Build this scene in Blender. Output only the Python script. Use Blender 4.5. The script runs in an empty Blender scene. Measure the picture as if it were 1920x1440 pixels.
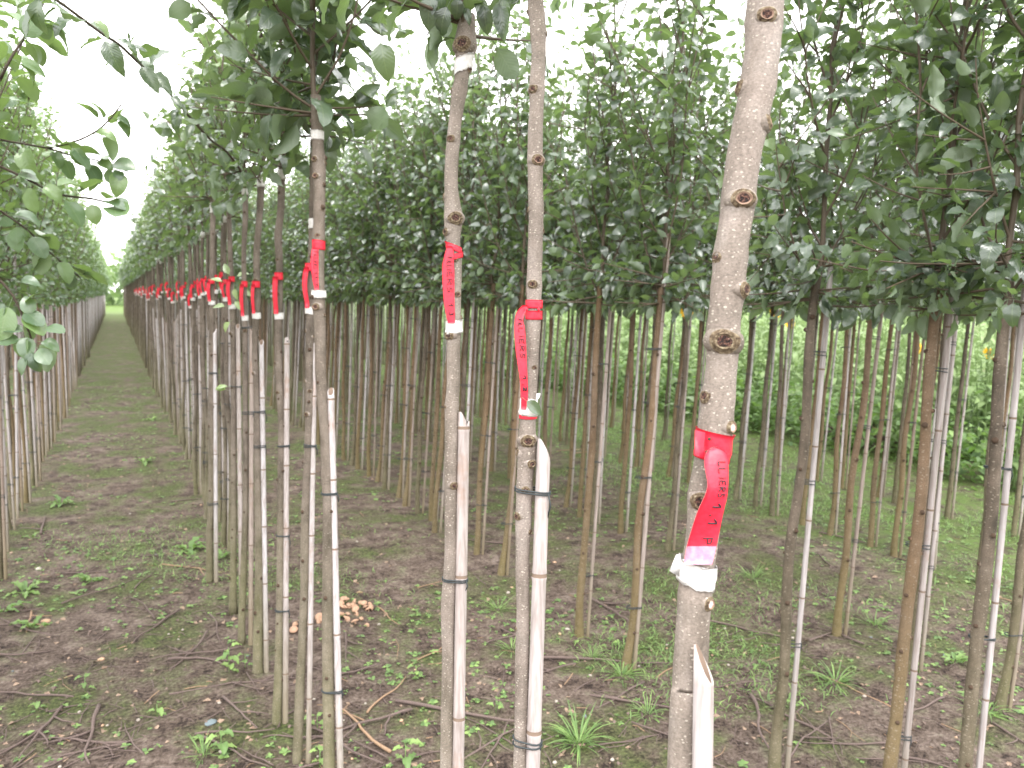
import bpy, math, random
import numpy as np
from math import radians, sin, cos, pi, sqrt, atan, atan2, tan
from mathutils import Vector, Matrix

# ------------------------------------------------------------------ camera, sky, sun
sc = bpy.context.scene
col = sc.collection
random.seed(7)
rng = np.random.default_rng(7)
F = 1420.0                       # focal length in pixels of the 1920 wide photograph
CAMH = 1.5
RHO = radians(1.2)
_cx, _cy = 215 - 960, 720 - 548   # where the tree rows converge
_x = _cx * cos(RHO) - _cy * sin(RHO); _y = _cx * sin(RHO) + _cy * cos(RHO)
PHI = atan(_y / F)
THETA = atan(-_x / (F * cos(PHI) + _y * sin(PHI)))
Fw = np.array([sin(THETA) * cos(PHI), cos(THETA) * cos(PHI), -sin(PHI)])
R0 = np.array([cos(THETA), -sin(THETA), 0.0])
U0 = np.cross(R0, Fw)
Rt = R0 * cos(RHO) + U0 * sin(RHO)
Up = -R0 * sin(RHO) + U0 * cos(RHO)
CAM = np.array([0, 0, CAMH])
cam_d = bpy.data.cameras.new('camera'); cam = bpy.data.objects.new('camera', cam_d); col.objects.link(cam)
cam.matrix_world = Matrix(((Rt[0], Up[0], -Fw[0], 0), (Rt[1], Up[1], -Fw[1], 0), (Rt[2], Up[2], -Fw[2], CAMH), (0, 0, 0, 1)))
cam_d.sensor_width = 36; cam_d.lens = F / 1920 * 36; cam_d.clip_start = 0.02; cam_d.clip_end = 800
cam_d.dof.use_dof = True; cam_d.dof.focus_distance = 1.05; cam_d.dof.aperture_fstop = 9.0
sc.camera = cam
SUN_EL, SUN_AZ = radians(62), radians(200)
w = bpy.data.worlds.new("World"); sc.world = w; w.use_nodes = True
nt = w.node_tree; nt.nodes.clear()
o_ = nt.nodes.new('ShaderNodeOutputWorld'); bg = nt.nodes.new('ShaderNodeBackground')
sky = nt.nodes.new('ShaderNodeTexSky'); sky.sky_type = 'NISHITA'; sky.sun_disc = False
sky.sun_elevation = SUN_EL; sky.sun_rotation = SUN_AZ; sky.air_density = 1.0; sky.dust_density = 2.0
# closed white cloud layer: the blue of the clear sky mostly taken away
hs = nt.nodes.new('ShaderNodeHueSaturation'); hs.inputs['Saturation'].default_value = 0.12
cl = nt.nodes.new('ShaderNodeTexNoise'); cl.inputs['Scale'].default_value = 2.2; cl.inputs['Detail'].default_value = 5
cr = nt.nodes.new('ShaderNodeMapRange'); cr.inputs['To Min'].default_value = 9.5; cr.inputs['To Max'].default_value = 12.5
cc = nt.nodes.new('ShaderNodeCombineColor')
mx = nt.nodes.new('ShaderNodeMix'); mx.data_type = 'RGBA'; mx.inputs['Factor'].default_value = 0.8
L = nt.links.new
L(sky.outputs[0], hs.inputs['Color']); L(hs.outputs[0], mx.inputs['A'])
L(cl.outputs[0], cr.inputs['Value'])
for i in range(3): L(cr.outputs[0], cc.inputs[i])
L(cc.outputs[0], mx.inputs['B']); L(mx.outputs['Result'], bg.inputs['Color']); bg.inputs['Strength'].default_value = 0.12
L(bg.outputs[0], o_.inputs[0])
sd = bpy.data.lights.new('sun', 'SUN'); sun = bpy.data.objects.new('sun', sd); col.objects.link(sun)
sd.energy = 1.2; sd.angle = radians(35); sd.color = (1, 0.97, 0.93)
sdir = Vector((sin(SUN_AZ) * cos(SUN_EL), cos(SUN_AZ) * cos(SUN_EL), sin(SUN_EL)))
sun.rotation_euler = sdir.to_track_quat('Z', 'Y').to_euler()
sc.view_settings.view_transform = 'Standard'; sc.view_settings.look = 'None'
sc.view_settings.gamma = 1.0; sc.view_settings.use_curve_mapping = False
sc.view_settings.exposure = 2.0
sc.cycles.max_bounces = 7; sc.cycles.diffuse_bounces = 4; sc.cycles.glossy_bounces = 2; sc.cycles.transmission_bounces = 4
sc.cycles.use_denoising = True

# ------------------------------------------------------------------ projecting helpers (photograph pixel -> place)
def ray(px, py): return Fw + Rt * ((px - 960) / F) + Up * ((720 - py) / F)
def at_depth(px, py, d): return CAM + ray(px, py) * d
def on_ground(px, py, z=0.0):
    r = ray(px, py); return CAM + r * ((z - CAMH) / r[2])
def on_row(px, py, X):
    r = ray(px, py); return CAM + r * (X / r[0])
def depth_of(p): return float(np.dot(np.asarray(p) - CAM, Fw))
def project(p):
    v = np.asarray(p) - CAM; d = np.dot(v, Fw)
    return 960 + F * np.dot(v, Rt) / d, 720 - F * np.dot(v, Up) / d, d

# ------------------------------------------------------------------ materials
def mat(name, base=None, rough=0.7, spec=0.4):
    m = bpy.data.materials.new(name); m.use_nodes = True
    n = m.node_tree; p = n.nodes['Principled BSDF']
    if base: p.inputs['Base Color'].default_value = (*base, 1)
    p.inputs['Roughness'].default_value = rough; p.inputs['Specular IOR Level'].default_value = spec
    return m, n, p
def N(n, t, **k):
    x = n.nodes.new(t)
    for a, b in k.items():
        if a in x.inputs: x.inputs[a].default_value = b
        else: setattr(x, a, b)
    return x
def ramp(n, stops, interp='LINEAR'):
    r = n.nodes.new('ShaderNodeValToRGB'); r.color_ramp.interpolation = interp
    e = r.color_ramp.elements
    while len(e) < len(stops): e.new(0.5)
    for i, (p, c) in enumerate(stops):
        e[i].position = p; e[i].color = (*c, 1) if len(c) == 3 else c
    return r
def mixc(n, a, b, f, mode='MIX'):
    m = n.nodes.new('ShaderNodeMix'); m.data_type = 'RGBA'; m.blend_type = mode
    for s, v in (('A', a), ('B', b), ('Factor', f)):
        i = m.inputs[s] if s != 'Factor' else m.inputs[0]
        if s != 'Factor': i = [q for q in m.inputs if q.name == s and q.type == 'RGBA'][0]
        if hasattr(v, 'links'): n.links.new(v, i)
        elif isinstance(v, tuple): i.default_value = (*v, 1)
        else: i.default_value = v
    return [q for q in m.outputs if q.type == 'RGBA'][0]
def mth(n, op, a, b=0.0, c=None, clamp=False):
    m = n.nodes.new('ShaderNodeMath'); m.operation = op; m.use_clamp = clamp
    for i, v in enumerate((a, b) if c is None else (a, b, c)):
        if hasattr(v, 'links'): n.links.new(v, m.inputs[i])
        else: m.inputs[i].default_value = v
    return m.outputs[0]
def ramp_out(n, v, stops):
    q = ramp(n, stops); n.links.new(v, q.inputs[0]); return q.outputs[0]
def objrand(n): return n.nodes.new('ShaderNodeObjectInfo').outputs['Random']

def leaf_material(name, dark, mid, young_lit, under, trans, tmix=0.28, rough=0.27, gloss=1.0):
    m, n, p = mat(name, rough=rough, spec=gloss)
    l = n.links.new
    at = N(n, 'ShaderNodeAttribute', attribute_name='tone')
    geo = n.nodes.new('ShaderNodeNewGeometry')
    rnd = mth(n, 'FRACT', mth(n, 'ADD', geo.outputs['Random Per Island'], objrand(n)))
    t = mth(n, 'ADD', at.outputs['Fac'], mth(n, 'MULTIPLY', mth(n, 'SUBTRACT', rnd, 0.5), 0.34), clamp=True)
    r = ramp(n, [(0.0, dark), (0.5, mid), (1.0, young_lit)]); l(t, r.inputs[0])  # light end serves young shoot tips and crown tops painted as lit
    uv = n.nodes.new('ShaderNodeUVMap'); sx = n.nodes.new('ShaderNodeSeparateXYZ'); l(uv.outputs[0], sx.inputs[0])
    au = mth(n, 'ABSOLUTE', mth(n, 'SUBTRACT', sx.outputs[0], 0.5))
    midv = mth(n, 'LESS_THAN', au, 0.02)
    side = mth(n, 'SINE', mth(n, 'MULTIPLY', mth(n, 'SUBTRACT', sx.outputs[1], mth(n, 'MULTIPLY', au, 0.55)), 62.0))
    sidev = mth(n, 'GREATER_THAN', side, 0.93)
    vein = mth(n, 'MAXIMUM', mth(n, 'MULTIPLY', midv, 0.30), mth(n, 'MULTIPLY', sidev, 0.06))
    c = mixc(n, r.outputs[0], (0.24, 0.30, 0.14), vein)
    sp = N(n, 'ShaderNodeTexNoise', Scale=90.0, Detail=2.0); tc = n.nodes.new('ShaderNodeTexCoord'); l(tc.outputs['Object'], sp.inputs['Vector'])
    c = mixc(n, c, (0.5, 0.5, 0.5), mth(n, 'MULTIPLY', sp.outputs[0], 0.10))
    c2 = mixc(n, c, under, mth(n, 'MULTIPLY', geo.outputs['Backfacing'], 0.65))
    l(c2, p.inputs['Base Color'])
    rr = mth(n, 'ADD', mth(n, 'MULTIPLY', geo.outputs['Backfacing'], 0.3), rough); l(rr, p.inputs['Roughness'])
    bp = N(n, 'ShaderNodeBump', Strength=0.10, Distance=0.002); l(side, bp.inputs['Height']); l(bp.outputs[0], p.inputs['Normal'])
    tr = n.nodes.new('ShaderNodeBsdfTranslucent'); tcol = mixc(n, trans, young_lit, t); l(tcol, tr.inputs[0])
    mxs = N(n, 'ShaderNodeMixShader'); mxs.inputs[0].default_value = tmix
    l(p.outputs[0], mxs.inputs[1]); l(tr.outputs[0], mxs.inputs[2]); l(mxs.outputs[0], n.nodes['Material Output'].inputs[0])
    return m

M = {}
M['leaf'] = leaf_material('pear_leaf', (0.020, 0.036, 0.027), (0.070, 0.110, 0.064), (0.26, 0.36, 0.12), (0.13, 0.18, 0.10), (0.22, 0.36, 0.08), 0.27, 0.24)
M['leaf_round'] = leaf_material('round_leaf', (0.042, 0.085, 0.044), (0.078, 0.145, 0.062), (0.20, 0.31, 0.08), (0.17, 0.23, 0.12), (0.25, 0.40, 0.08), 0.32, 0.26)
M['weed'] = leaf_material('weed_leaf', (0.050, 0.105, 0.025), (0.11, 0.20, 0.05), (0.25, 0.38, 0.10), (0.16, 0.26, 0.10), (0.25, 0.45, 0.08), 0.3, 0.55, 0.4)
M['crop'] = leaf_material('crop_leaf', (0.055, 0.105, 0.028), (0.19, 0.28, 0.095), (0.27, 0.37, 0.15), (0.16, 0.22, 0.11), (0.2, 0.32, 0.1), 0.35, 0.5, 0.4)

def bark(name, base, dark, light, lent, lent_scale, moss=0.35, warm=None):
    m, n, p = mat(name, rough=0.72, spec=0.25); l = n.links.new
    tc = n.nodes.new('ShaderNodeTexCoord'); ob = tc.outputs['Object']
    mp = N(n, 'ShaderNodeMapping'); mp.inputs['Scale'].default_value = (1, 1, 0.35); l(ob, mp.inputs[0])
    r = objrand(n)
    off = n.nodes.new('ShaderNodeVectorMath'); off.operation = 'ADD'; l(mp.outputs[0], off.inputs[0])
    cx = n.nodes.new('ShaderNodeCombineXYZ'); l(mth(n, 'MULTIPLY', r, 37.0), cx.inputs[2]); l(cx.outputs[0], off.inputs[1])
    n1 = N(n, 'ShaderNodeTexNoise', Scale=22.0, Detail=6.0, Roughness=0.65); l(off.outputs[0], n1.inputs['Vector'])
    rp = ramp(n, [(0.30, dark), (0.52, base), (0.75, light)]); l(n1.outputs[0], rp.inputs[0])
    n2 = N(n, 'ShaderNodeTexNoise', Scale=4.0, Detail=3.0); l(off.outputs[0], n2.inputs['Vector'])
    c = rp.outputs[0]
    if warm: c = mixc(n, c, warm, mth(n, 'MULTIPLY', mth(n, 'GREATER_THAN', r, 0.45), mth(n, 'MULTIPLY', n2.outputs[0], 1.0)))
    # greenish algae, strongest near the foot
    sx = n.nodes.new('ShaderNodeSeparateXYZ'); l(ob, sx.inputs[0])
    foot = N(n, 'ShaderNodeMapRange', **{'From Min': 0.9, 'From Max': 0.0, 'To Min': 0.12, 'To Max': 1.0}); l(sx.outputs[2], foot.inputs[0])
    g = mth(n, 'MULTIPLY', mth(n, 'MULTIPLY', foot.outputs[0], mth(n, 'MULTIPLY', n2.outputs[0], 2.0)), moss, clamp=True)
    c = mixc(n, c, (0.17, 0.19, 0.065), g)
    mq = N(n, 'ShaderNodeMapping'); mq.inputs['Scale'].default_value = (.8, .8, 1.25); l(ob, mq.inputs[0])
    vor = N(n, 'ShaderNodeTexVoronoi', Scale=lent_scale); l(mq.outputs[0], vor.inputs['Vector'])
    n3 = N(n, 'ShaderNodeTexNoise', Scale=420.0, Detail=3.0, Roughness=0.7); l(mq.outputs[0], n3.inputs['Vector'])
    c = mixc(n, c, ramp_out(n, n3.outputs[0], [(0.3, (0.55, 0.52, 0.50)), (0.7, (1.25, 1.2, 1.18))]), 0.8, 'MULTIPLY')
    rings = N(n, 'ShaderNodeMapping'); rings.inputs['Scale'].default_value = (.04, .04, 1); l(ob, rings.inputs[0])
    n4 = N(n, 'ShaderNodeTexNoise', Scale=28.0, Detail=4.0); l(rings.outputs[0], n4.inputs['Vector'])
    c = mixc(n, c, ramp_out(n, n4.outputs[0], [(0.3, (0.72, 0.72, 0.70)), (0.6, (1.08, 1.05, 1.05))]), 0.6, 'MULTIPLY')
    vr = mth(n, 'MULTIPLY', vor.outputs['Color'], 1.0)
    thr = mth(n, 'MULTIPLY', vr, 0.36)
    spot = mth(n, 'LESS_THAN', vor.outputs['Distance'], thr)
    c = mixc(n, c, lent, mth(n, 'MULTIPLY', spot, 0.48))
    l(c, p.inputs['Base Color'])
    b1 = N(n, 'ShaderNodeBump', Strength=0.5, Distance=0.0012); l(n1.outputs[0], b1.inputs['Height'])
    b2 = N(n, 'ShaderNodeBump', Strength=0.8, Distance=0.0009); l(spot, b2.inputs['Height']); l(b1.outputs[0], b2.inputs['Normal'])
    l(b2.outputs[0], p.inputs['Normal'])
    return m
M['bark_smooth'] = bark('smooth_grey_bark', (0.205, 0.175, 0.158), (0.105, 0.086, 0.075), (0.29, 0.258, 0.242), (0.50, 0.45, 0.38), 230.0, 0.45)
M['bark_mid'] = bark('knobbly_grey_bark', (0.145, 0.120, 0.104), (0.065, 0.052, 0.044), (0.21, 0.18, 0.16), (0.33, 0.29, 0.24), 200.0, 0.38)
M['bark'] = bark('nursery_bark', (0.115, 0.092, 0.074), (0.045, 0.036, 0.030), (0.18, 0.15, 0.125), (0.28, 0.24, 0.19), 120.0, 0.3, (0.19, 0.115, 0.06))
M['twigbark'] = mat('shoot_bark', (0.085, 0.062, 0.042), 0.6)[0]
M['knot'], n, p = mat('knot_bark', rough=0.85, spec=0.2)
tc = n.nodes.new('ShaderNodeTexCoord'); a = N(n, 'ShaderNodeTexNoise', Scale=300.0, Detail=5.0); n.links.new(tc.outputs['Object'], a.inputs['Vector'])
rp = ramp(n, [(0.3, (0.035, 0.022, 0.015)), (0.52, (0.13, 0.095, 0.06)), (0.75, (0.26, 0.22, 0.15))]); n.links.new(a.outputs[0], rp.inputs[0]); n.links.new(rp.outputs[0], p.inputs['Base Color'])
b1 = N(n, 'ShaderNodeBump', Strength=0.9, Distance=0.0015); n.links.new(a.outputs[0], b1.inputs['Height']); n.links.new(b1.outputs[0], p.inputs['Normal'])
M['cut'], n, p = mat('cut_wood', rough=0.8, spec=0.3)
tc = n.nodes.new('ShaderNodeTexCoord'); a = N(n, 'ShaderNodeTexNoise', Scale=420.0, Detail=4.0, Roughness=0.7); n.links.new(tc.outputs['Object'], a.inputs['Vector'])
rp = ramp(n, [(0.42, (0.010, 0.007, 0.007)), (0.52, (0.06, 0.028, 0.022)), (0.62, (0.16, 0.08, 0.055)), (0.74, (0.40, 0.33, 0.30))]); n.links.new(a.outputs[0], rp.inputs[0]); n.links.new(rp.outputs[0], p.inputs['Base Color'])
b1 = N(n, 'ShaderNodeBump', Strength=0.9, Distance=0.0015); n.links.new(a.outputs[0], b1.inputs['Height']); n.links.new(b1.outputs[0], p.inputs['Normal'])
M['cutrim'] = mat('cut_rim_wood', (0.22, 0.14, 0.10), 0.8)[0]
M['cutpale'] = mat('pale_cut_wood', (0.52, 0.40, 0.36), 0.7)[0]
M['nub'] = mat('nub_bark', (0.06, 0.04, 0.028), 0.9, 0.15)[0]

def cane_material():
    m, n, p = mat('weathered_bamboo', rough=0.5, spec=0.4); l = n.links.new
    tc = n.nodes.new('ShaderNodeTexCoord'); ob = tc.outputs['Object']; r = objrand(n)
    mp = N(n, 'ShaderNodeMapping'); mp.inputs['Scale'].default_value = (1, 1, 0.06); l(ob, mp.inputs[0])
    a = N(n, 'ShaderNodeTexNoise', Scale=160.0, Detail=4.0); l(mp.outputs[0], a.inputs['Vector'])
    base = ramp(n, [(0.0, (0.21, 0.15, 0.11)), (0.18, (0.31, 0.255, 0.23)), (0.5, (0.39, 0.35, 0.345)), (1.0, (0.45, 0.42, 0.43))]); l(r, base.inputs[0])
    streak = ramp(n, [(0.3, (0.62, 0.58, 0.55)), (0.6, (1, 1, 1))]); l(a.outputs[0], streak.inputs[0])
    c = mixc(n, base.outputs[0], streak.outputs[0], 0.9, 'MULTIPLY')
    b = N(n, 'ShaderNodeTexNoise', Scale=5.0, Detail=5.0, Roughness=0.7); l(ob, b.inputs['Vector'])
    st = ramp(n, [(0.56, (0, 0, 0)), (0.66, (1, 1, 1))]); l(b.outputs[0], st.inputs[0])
    c = mixc(n, c, (0.25, 0.13, 0.07), mth(n, 'MULTIPLY', st.outputs[0], 0.5))
    sx = n.nodes.new('ShaderNodeSeparateXYZ'); l(ob, sx.inputs[0])
    foot = N(n, 'ShaderNodeMapRange', **{'From Min': 0.45, 'From Max': 0.0, 'To Min': 0.0, 'To Max': 0.8}); l(sx.outputs[2], foot.inputs[0])
    c = mixc(n, c, (0.16, 0.13, 0.07), foot.outputs[0])
    l(c, p.inputs['Base Color'])
    bp = N(n, 'ShaderNodeBump', Strength=0.3, Distance=0.0008); l(a.outputs[0], bp.inputs['Height']); l(bp.outputs[0], p.inputs['Normal'])
    return m
M['cane'] = cane_material()
M['node'] = mat('cane_node', (0.17, 0.12, 0.09), 0.8)[0]
M['tie'] = mat('rubber_tie', (0.025, 0.032, 0.035), 0.5)[0]
def paper(name, base, base2, rough):
    m, n, p = mat(name, rough=rough, spec=0.4); tc = n.nodes.new('ShaderNodeTexCoord')
    a = N(n, 'ShaderNodeTexNoise', Scale=180.0, Detail=4.0); n.links.new(tc.outputs['Object'], a.inputs['Vector'])
    rp = ramp(n, [(0.35, base2), (0.65, base)]); n.links.new(a.outputs[0], rp.inputs[0]); n.links.new(rp.outputs[0], p.inputs['Base Color'])
    b = N(n, 'ShaderNodeBump', Strength=0.5, Distance=0.0012); n.links.new(a.outputs[0], b.inputs['Height']); n.links.new(b.outputs[0], p.inputs['Normal'])
    return m
M['red'] = paper('red_plastic_label', (0.66, 0.020, 0.045), (0.60, 0.015, 0.036), 0.42)
M['pink'] = paper('pink_label_end', (0.66, 0.25, 0.33), (0.60, 0.16, 0.24), 0.5)
M['rededge'] = mat('label_cut_edge', (0.85, 0.35, 0.35), 0.6)[0]
M['tape'] = paper('white_paper_tape', (0.62, 0.60, 0.59), (0.52, 0.495, 0.48), 0.85)
M['ink'] = mat('marker_ink', (0.015, 0.012, 0.02), 0.5)[0]
M['stone'] = paper('stone', (0.40, 0.36, 0.31), (0.26, 0.22, 0.19), 0.8)
M['stone_warm'] = paper('warm_stone', (0.50, 0.33, 0.22), (0.40, 0.25, 0.16), 0.8)
M['mushroom'] = paper('tan_mushroom', (0.42, 0.27, 0.18), (0.30, 0.17, 0.11), 0.6)
M['deadtwig'] = paper('dead_twig', (0.16, 0.115, 0.10), (0.07, 0.05, 0.045), 0.85)
M['strawtwig'] = paper('straw_twig', (0.32, 0.21, 0.13), (0.20, 0.125, 0.08), 0.8)
M['bluechip'] = paper('blue_grey_chip', (0.17, 0.21, 0.225), (0.09, 0.115, 0.125), 0.7)
M['petal'] = mat('yellow_petal', (0.85, 0.50, 0.02), 0.6)[0]
M['disc'] = mat('sunflower_disc', (0.20, 0.09, 0.02), 0.9)[0]
M['clod'] = paper('soil_clod', (0.17, 0.125, 0.105), (0.10, 0.072, 0.06), 0.95)
M['litter'] = paper('dry_leaf', (0.30, 0.22, 0.16), (0.16, 0.10, 0.07), 0.85)

def ground_material():
    m, n, p = mat('nursery_soil', rough=0.9, spec=0.2); l = n.links.new
    tc = n.nodes.new('ShaderNodeTexCoord'); ob = tc.outputs['Object']
    big = N(n, 'ShaderNodeTexNoise', Scale=2.2, Detail=7.0, Roughness=0.62); l(ob, big.inputs['Vector'])
    med = N(n, 'ShaderNodeTexNoise', Scale=9.0, Detail=8.0, Roughness=0.7); l(ob, med.inputs['Vector'])
    fin = N(n, 'ShaderNodeTexNoise', Scale=70.0, Detail=6.0, Roughness=0.75); l(ob, fin.inputs['Vector'])
    soil = ramp(n, [(0.40, (0.018, 0.012, 0.010)), (0.46, (0.072, 0.051, 0.040)), (0.53, (0.140, 0.105, 0.086)), (0.64, (0.27, 0.22, 0.19))])
    s = mth(n, 'ADD', mth(n, 'MULTIPLY', med.outputs[0], 0.5), mth(n, 'MULTIPLY', fin.outputs[0], 0.5)); l(s, soil.inputs[0])
    mossc = ramp(n, [(0.38, (0.022, 0.032, 0.010)), (0.52, (0.062, 0.085, 0.022)), (0.66, (0.135, 0.18, 0.045))]); l(fin.outputs[0], mossc.inputs[0])
    sx = n.nodes.new('ShaderNodeSeparateXYZ'); l(ob, sx.inputs[0])
    far = N(n, 'ShaderNodeMapRange', **{'From Min': 3.0, 'From Max': 16.0, 'To Min': 0.01, 'To Max': 0.075}); l(sx.outputs[1], far.inputs[0])
    side = N(n, 'ShaderNodeMapRange', **{'From Min': 1.6, 'From Max': 4.5, 'To Min': 0.0, 'To Max': 0.035}); l(sx.outputs[0], side.inputs[0])
    k = mth(n, 'ADD', mth(n, 'MULTIPLY', big.outputs[0], 0.6), mth(n, 'MULTIPLY', med.outputs[0], 0.4))
    k = mth(n, 'ADD', k, mth(n, 'ADD', far.outputs[0], side.outputs[0]))
    mk = N(n, 'ShaderNodeMapRange', **{'From Min': 0.495, 'From Max': 0.60}); l(k, mk.inputs[0])
    c = mixc(n, soil.outputs[0], mossc.outputs[0], mth(n, 'MULTIPLY', mk.outputs[0], 0.85))
    grass = mixc(n, (0.035, 0.065, 0.014), (0.13, 0.20, 0.045), fin.outputs[0])
    gx = N(n, 'ShaderNodeMapRange', **{'From Min': 3.6, 'From Max': 4.8}); l(sx.outputs[0], gx.inputs[0])
    gy = N(n, 'ShaderNodeMapRange', **{'From Min': 40.0, 'From Max': 70.0}); l(sx.outputs[1], gy.inputs[0])
    g = mth(n, 'MULTIPLY', gx.outputs[0], mth(n, 'MULTIPLY', mth(n, 'SUBTRACT', med.outputs[0], 0.38), 4.0, clamp=True))
    g = mth(n, 'MAXIMUM', g, mth(n, 'MULTIPLY', gy.outputs[0], 0.9), clamp=True)
    c = mixc(n, c, grass, g)
    l(c, p.inputs['Base Color'])
    b = N(n, 'ShaderNodeBump', Strength=1.0, Distance=0.012); l(s, b.inputs['Height'])
    b2 = N(n, 'ShaderNodeBump', Strength=0.9, Distance=0.004); l(fin.outputs[0], b2.inputs['Height']); l(b.outputs[0], b2.inputs['Normal'])
    l(b2.outputs[0], p.inputs['Normal'])
    return m
M['ground'] = ground_material()

# ------------------------------------------------------------------ mesh building
class MB:
    def __init__(s): s.V = []; s.F = []; s.Mi = []; s.T = []; s.UV = []; s.n = 0
    def add(s, verts, faces, mi=0, tone=0.5, uv=None):
        verts = np.asarray(verts, float).reshape(-1, 3); b = s.n
        s.V.append(verts); s.n += len(verts)
        s.F += [tuple(i + b for i in f) for f in faces]
        s.Mi += [mi] * len(faces) if isinstance(mi, int) else list(mi)
        s.T.append(np.full(len(verts), tone)); s.UV.append(np.full((len(verts), 2), 0.3) if uv is None else uv)
    def tube(s, pts, rad, sides=8, mi=0, cap=True, wob=None, tone=0.3):
        pts = np.asarray(pts, float); k = len(pts); rad = np.broadcast_to(np.asarray(rad, float), (k,))
        t = np.gradient(pts, axis=0); t /= np.linalg.norm(t, axis=1)[:, None] + 1e-12
        ref = np.array([0.0, 1.0, 0.0]) if abs(t[0][1]) < 0.9 else np.array([1.0, 0, 0])
        a = np.cross(t, ref); a /= np.linalg.norm(a, axis=1)[:, None] + 1e-12
        b = np.cross(t, a)
        th = np.arange(sides) / sides * 2 * pi
        rr = rad[:, None] * np.ones(sides)[None] if wob is None else rad[:, None] * wob(np.arange(k)[:, None], th[None, :])
        V = pts[:, None, :] + (a[:, None, :] * np.cos(th)[None, :, None] + b[:, None, :] * np.sin(th)[None, :, None]) * rr[..., None]
        fs = [(i * sides + j, i * sides + (j + 1) % sides, (i + 1) * sides + (j + 1) % sides, (i + 1) * sides + j) for i in range(k - 1) for j in range(sides)]
        V = V.reshape(-1, 3)
        mis = [mi] * len(fs) if isinstance(mi, int) else [mi[i] for i in range(k - 1) for j in range(sides)]
        if cap:
            fs.append(tuple(range(sides))[::-1]); fs.append(tuple((k - 1) * sides + j for j in range(sides)))
            mis += [mis[0], mis[-1]]
        s.add(V, fs, mis, tone)
    def mesh(s, name, mats, smooth=True):
        me = bpy.data.meshes.new(name)
        V = np.concatenate(s.V) if s.V else np.zeros((0, 3))
        me.vertices.add(len(V)); me.vertices.foreach_set('co', V.astype('f4').ravel())
        ls = np.array([len(f) for f in s.F], 'i4'); flat = np.fromiter((i for f in s.F for i in f), 'i4', int(ls.sum()))
        fill(me, V, flat, ls, np.array(s.Mi, 'i4'), np.concatenate(s.T), np.concatenate(s.UV), smooth, False)
        for m_ in mats: me.materials.append(M[m_])
        return me
def fill(me, V, flat, ls, mi, tone, uv, smooth=True, addv=True):
    if addv: me.vertices.add(len(V)); me.vertices.foreach_set('co', V.astype('f4').ravel())
    me.loops.add(len(flat)); me.loops.foreach_set('vertex_index', flat)
    me.polygons.add(len(ls)); st = np.zeros(len(ls), 'i4'); st[1:] = np.cumsum(ls)[:-1]
    me.polygons.foreach_set('loop_start', st)
    me.polygons.foreach_set('material_index', mi.astype('i4'))
    me.polygons.foreach_set('use_smooth', np.full(len(ls), smooth))
    at = me.attributes.new('tone', 'FLOAT', 'POINT'); at.data.foreach_set('value', tone.astype('f4'))
    u = me.uv_layers.new(name='UVMap'); u.data.foreach_set('uv', uv[flat].astype('f4').ravel())
    me.update(calc_edges=True)

def leaf_template(Lr=1.0, W=0.55, nseg=6, halfcols=2, fold=0.25, curl=0.35, wave=0.0, round_=False, petiole=0.25, twist=0.0):
    """unit leaf: base at origin (after the petiole), pointing +Y, face normal +Z"""
    ts = np.linspace(0, 1, nseg + 1)
    if round_: wd = np.sin(pi * np.clip(ts, 0, 1) ** 0.85) ** 0.62
    else: wd = np.sin(pi * ts ** 0.78) ** 0.80 * (1 - 0.12 * ts)
    wd = np.maximum(wd, 0.015) * W / 2
    us = np.linspace(-1, 1, 2 * halfcols + 1)
    V, UV = [], []
    for i, t in enumerate(ts):
        ang = curl * t * 1.4
        y = sin(ang) / (curl * 1.4) if curl else t
        z = -(1 - cos(ang)) / (curl * 1.4) if curl else 0
        for u in us:
            x = u * wd[i]
            zz = z + abs(u) ** 1.2 * wd[i] * fold * 1.6 + wave * sin(t * 17 + u * 2.2) * abs(u) * 0.06 + twist * x * t
            V.append((x, y + petiole, zz)); UV.append((0.5 + u / 2, t))
    c = len(us)
    Fs = [(i * c + j, i * c + j + 1, (i + 1) * c + j + 1, (i + 1) * c + j) for i in range(nseg) for j in range(c - 1)]
    if petiole:
        b = len(V); r = 0.012
        V += [(-r, 0, 0), (r, 0, 0), (0, 0, r * 1.8), (-r, petiole, 0), (r, petiole, 0), (0, petiole, r * 1.8)]
        UV += [(0.5, 0.5)] * 6
        Fs += [(b, b + 1, b + 4, b + 3), (b + 1, b + 2, b + 5, b + 4), (b + 2, b, b + 3, b + 5)]
    return np.array(V), Fs, np.array(UV)
T_HERO = [leaf_template(W=0.52, nseg=8, fold=.22, curl=.5, wave=.5), leaf_template(W=0.60, nseg=8, fold=.1, curl=.8, wave=.8, twist=.4),
          leaf_template(W=0.50, nseg=8, fold=.35, curl=.3, wave=1.0, twist=-.5), leaf_template(W=0.62, nseg=8, fold=.12, curl=1.1, wave=.6)]
T_ROUND = [leaf_template(W=0.72, nseg=8, fold=.15, curl=.5, wave=.2, round_=True, petiole=.3), leaf_template(W=0.66, nseg=8, fold=.28, curl=.9, wave=.2, round_=True, petiole=.3),
           leaf_template(W=0.78, nseg=8, fold=.05, curl=.3, wave=.3, round_=True, petiole=.35, twist=.3)]
T_MASS = [leaf_template(W=0.54, nseg=4, halfcols=1, fold=.22, curl=.5), leaf_template(W=0.60, nseg=4, halfcols=1, fold=.1, curl=.9, twist=.4),
          leaf_template(W=0.50, nseg=4, halfcols=1, fold=.35, curl=.3, twist=-.5)]
T_MROUND = [leaf_template(W=0.72, nseg=4, halfcols=1, fold=.15, curl=.5, round_=True), leaf_template(W=0.66, nseg=4, halfcols=1, fold=.28, curl=.9, round_=True)]
T_LOW = [leaf_template(W=0.62, nseg=2, halfcols=1, fold=.2, curl=.6, petiole=0)]
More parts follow.
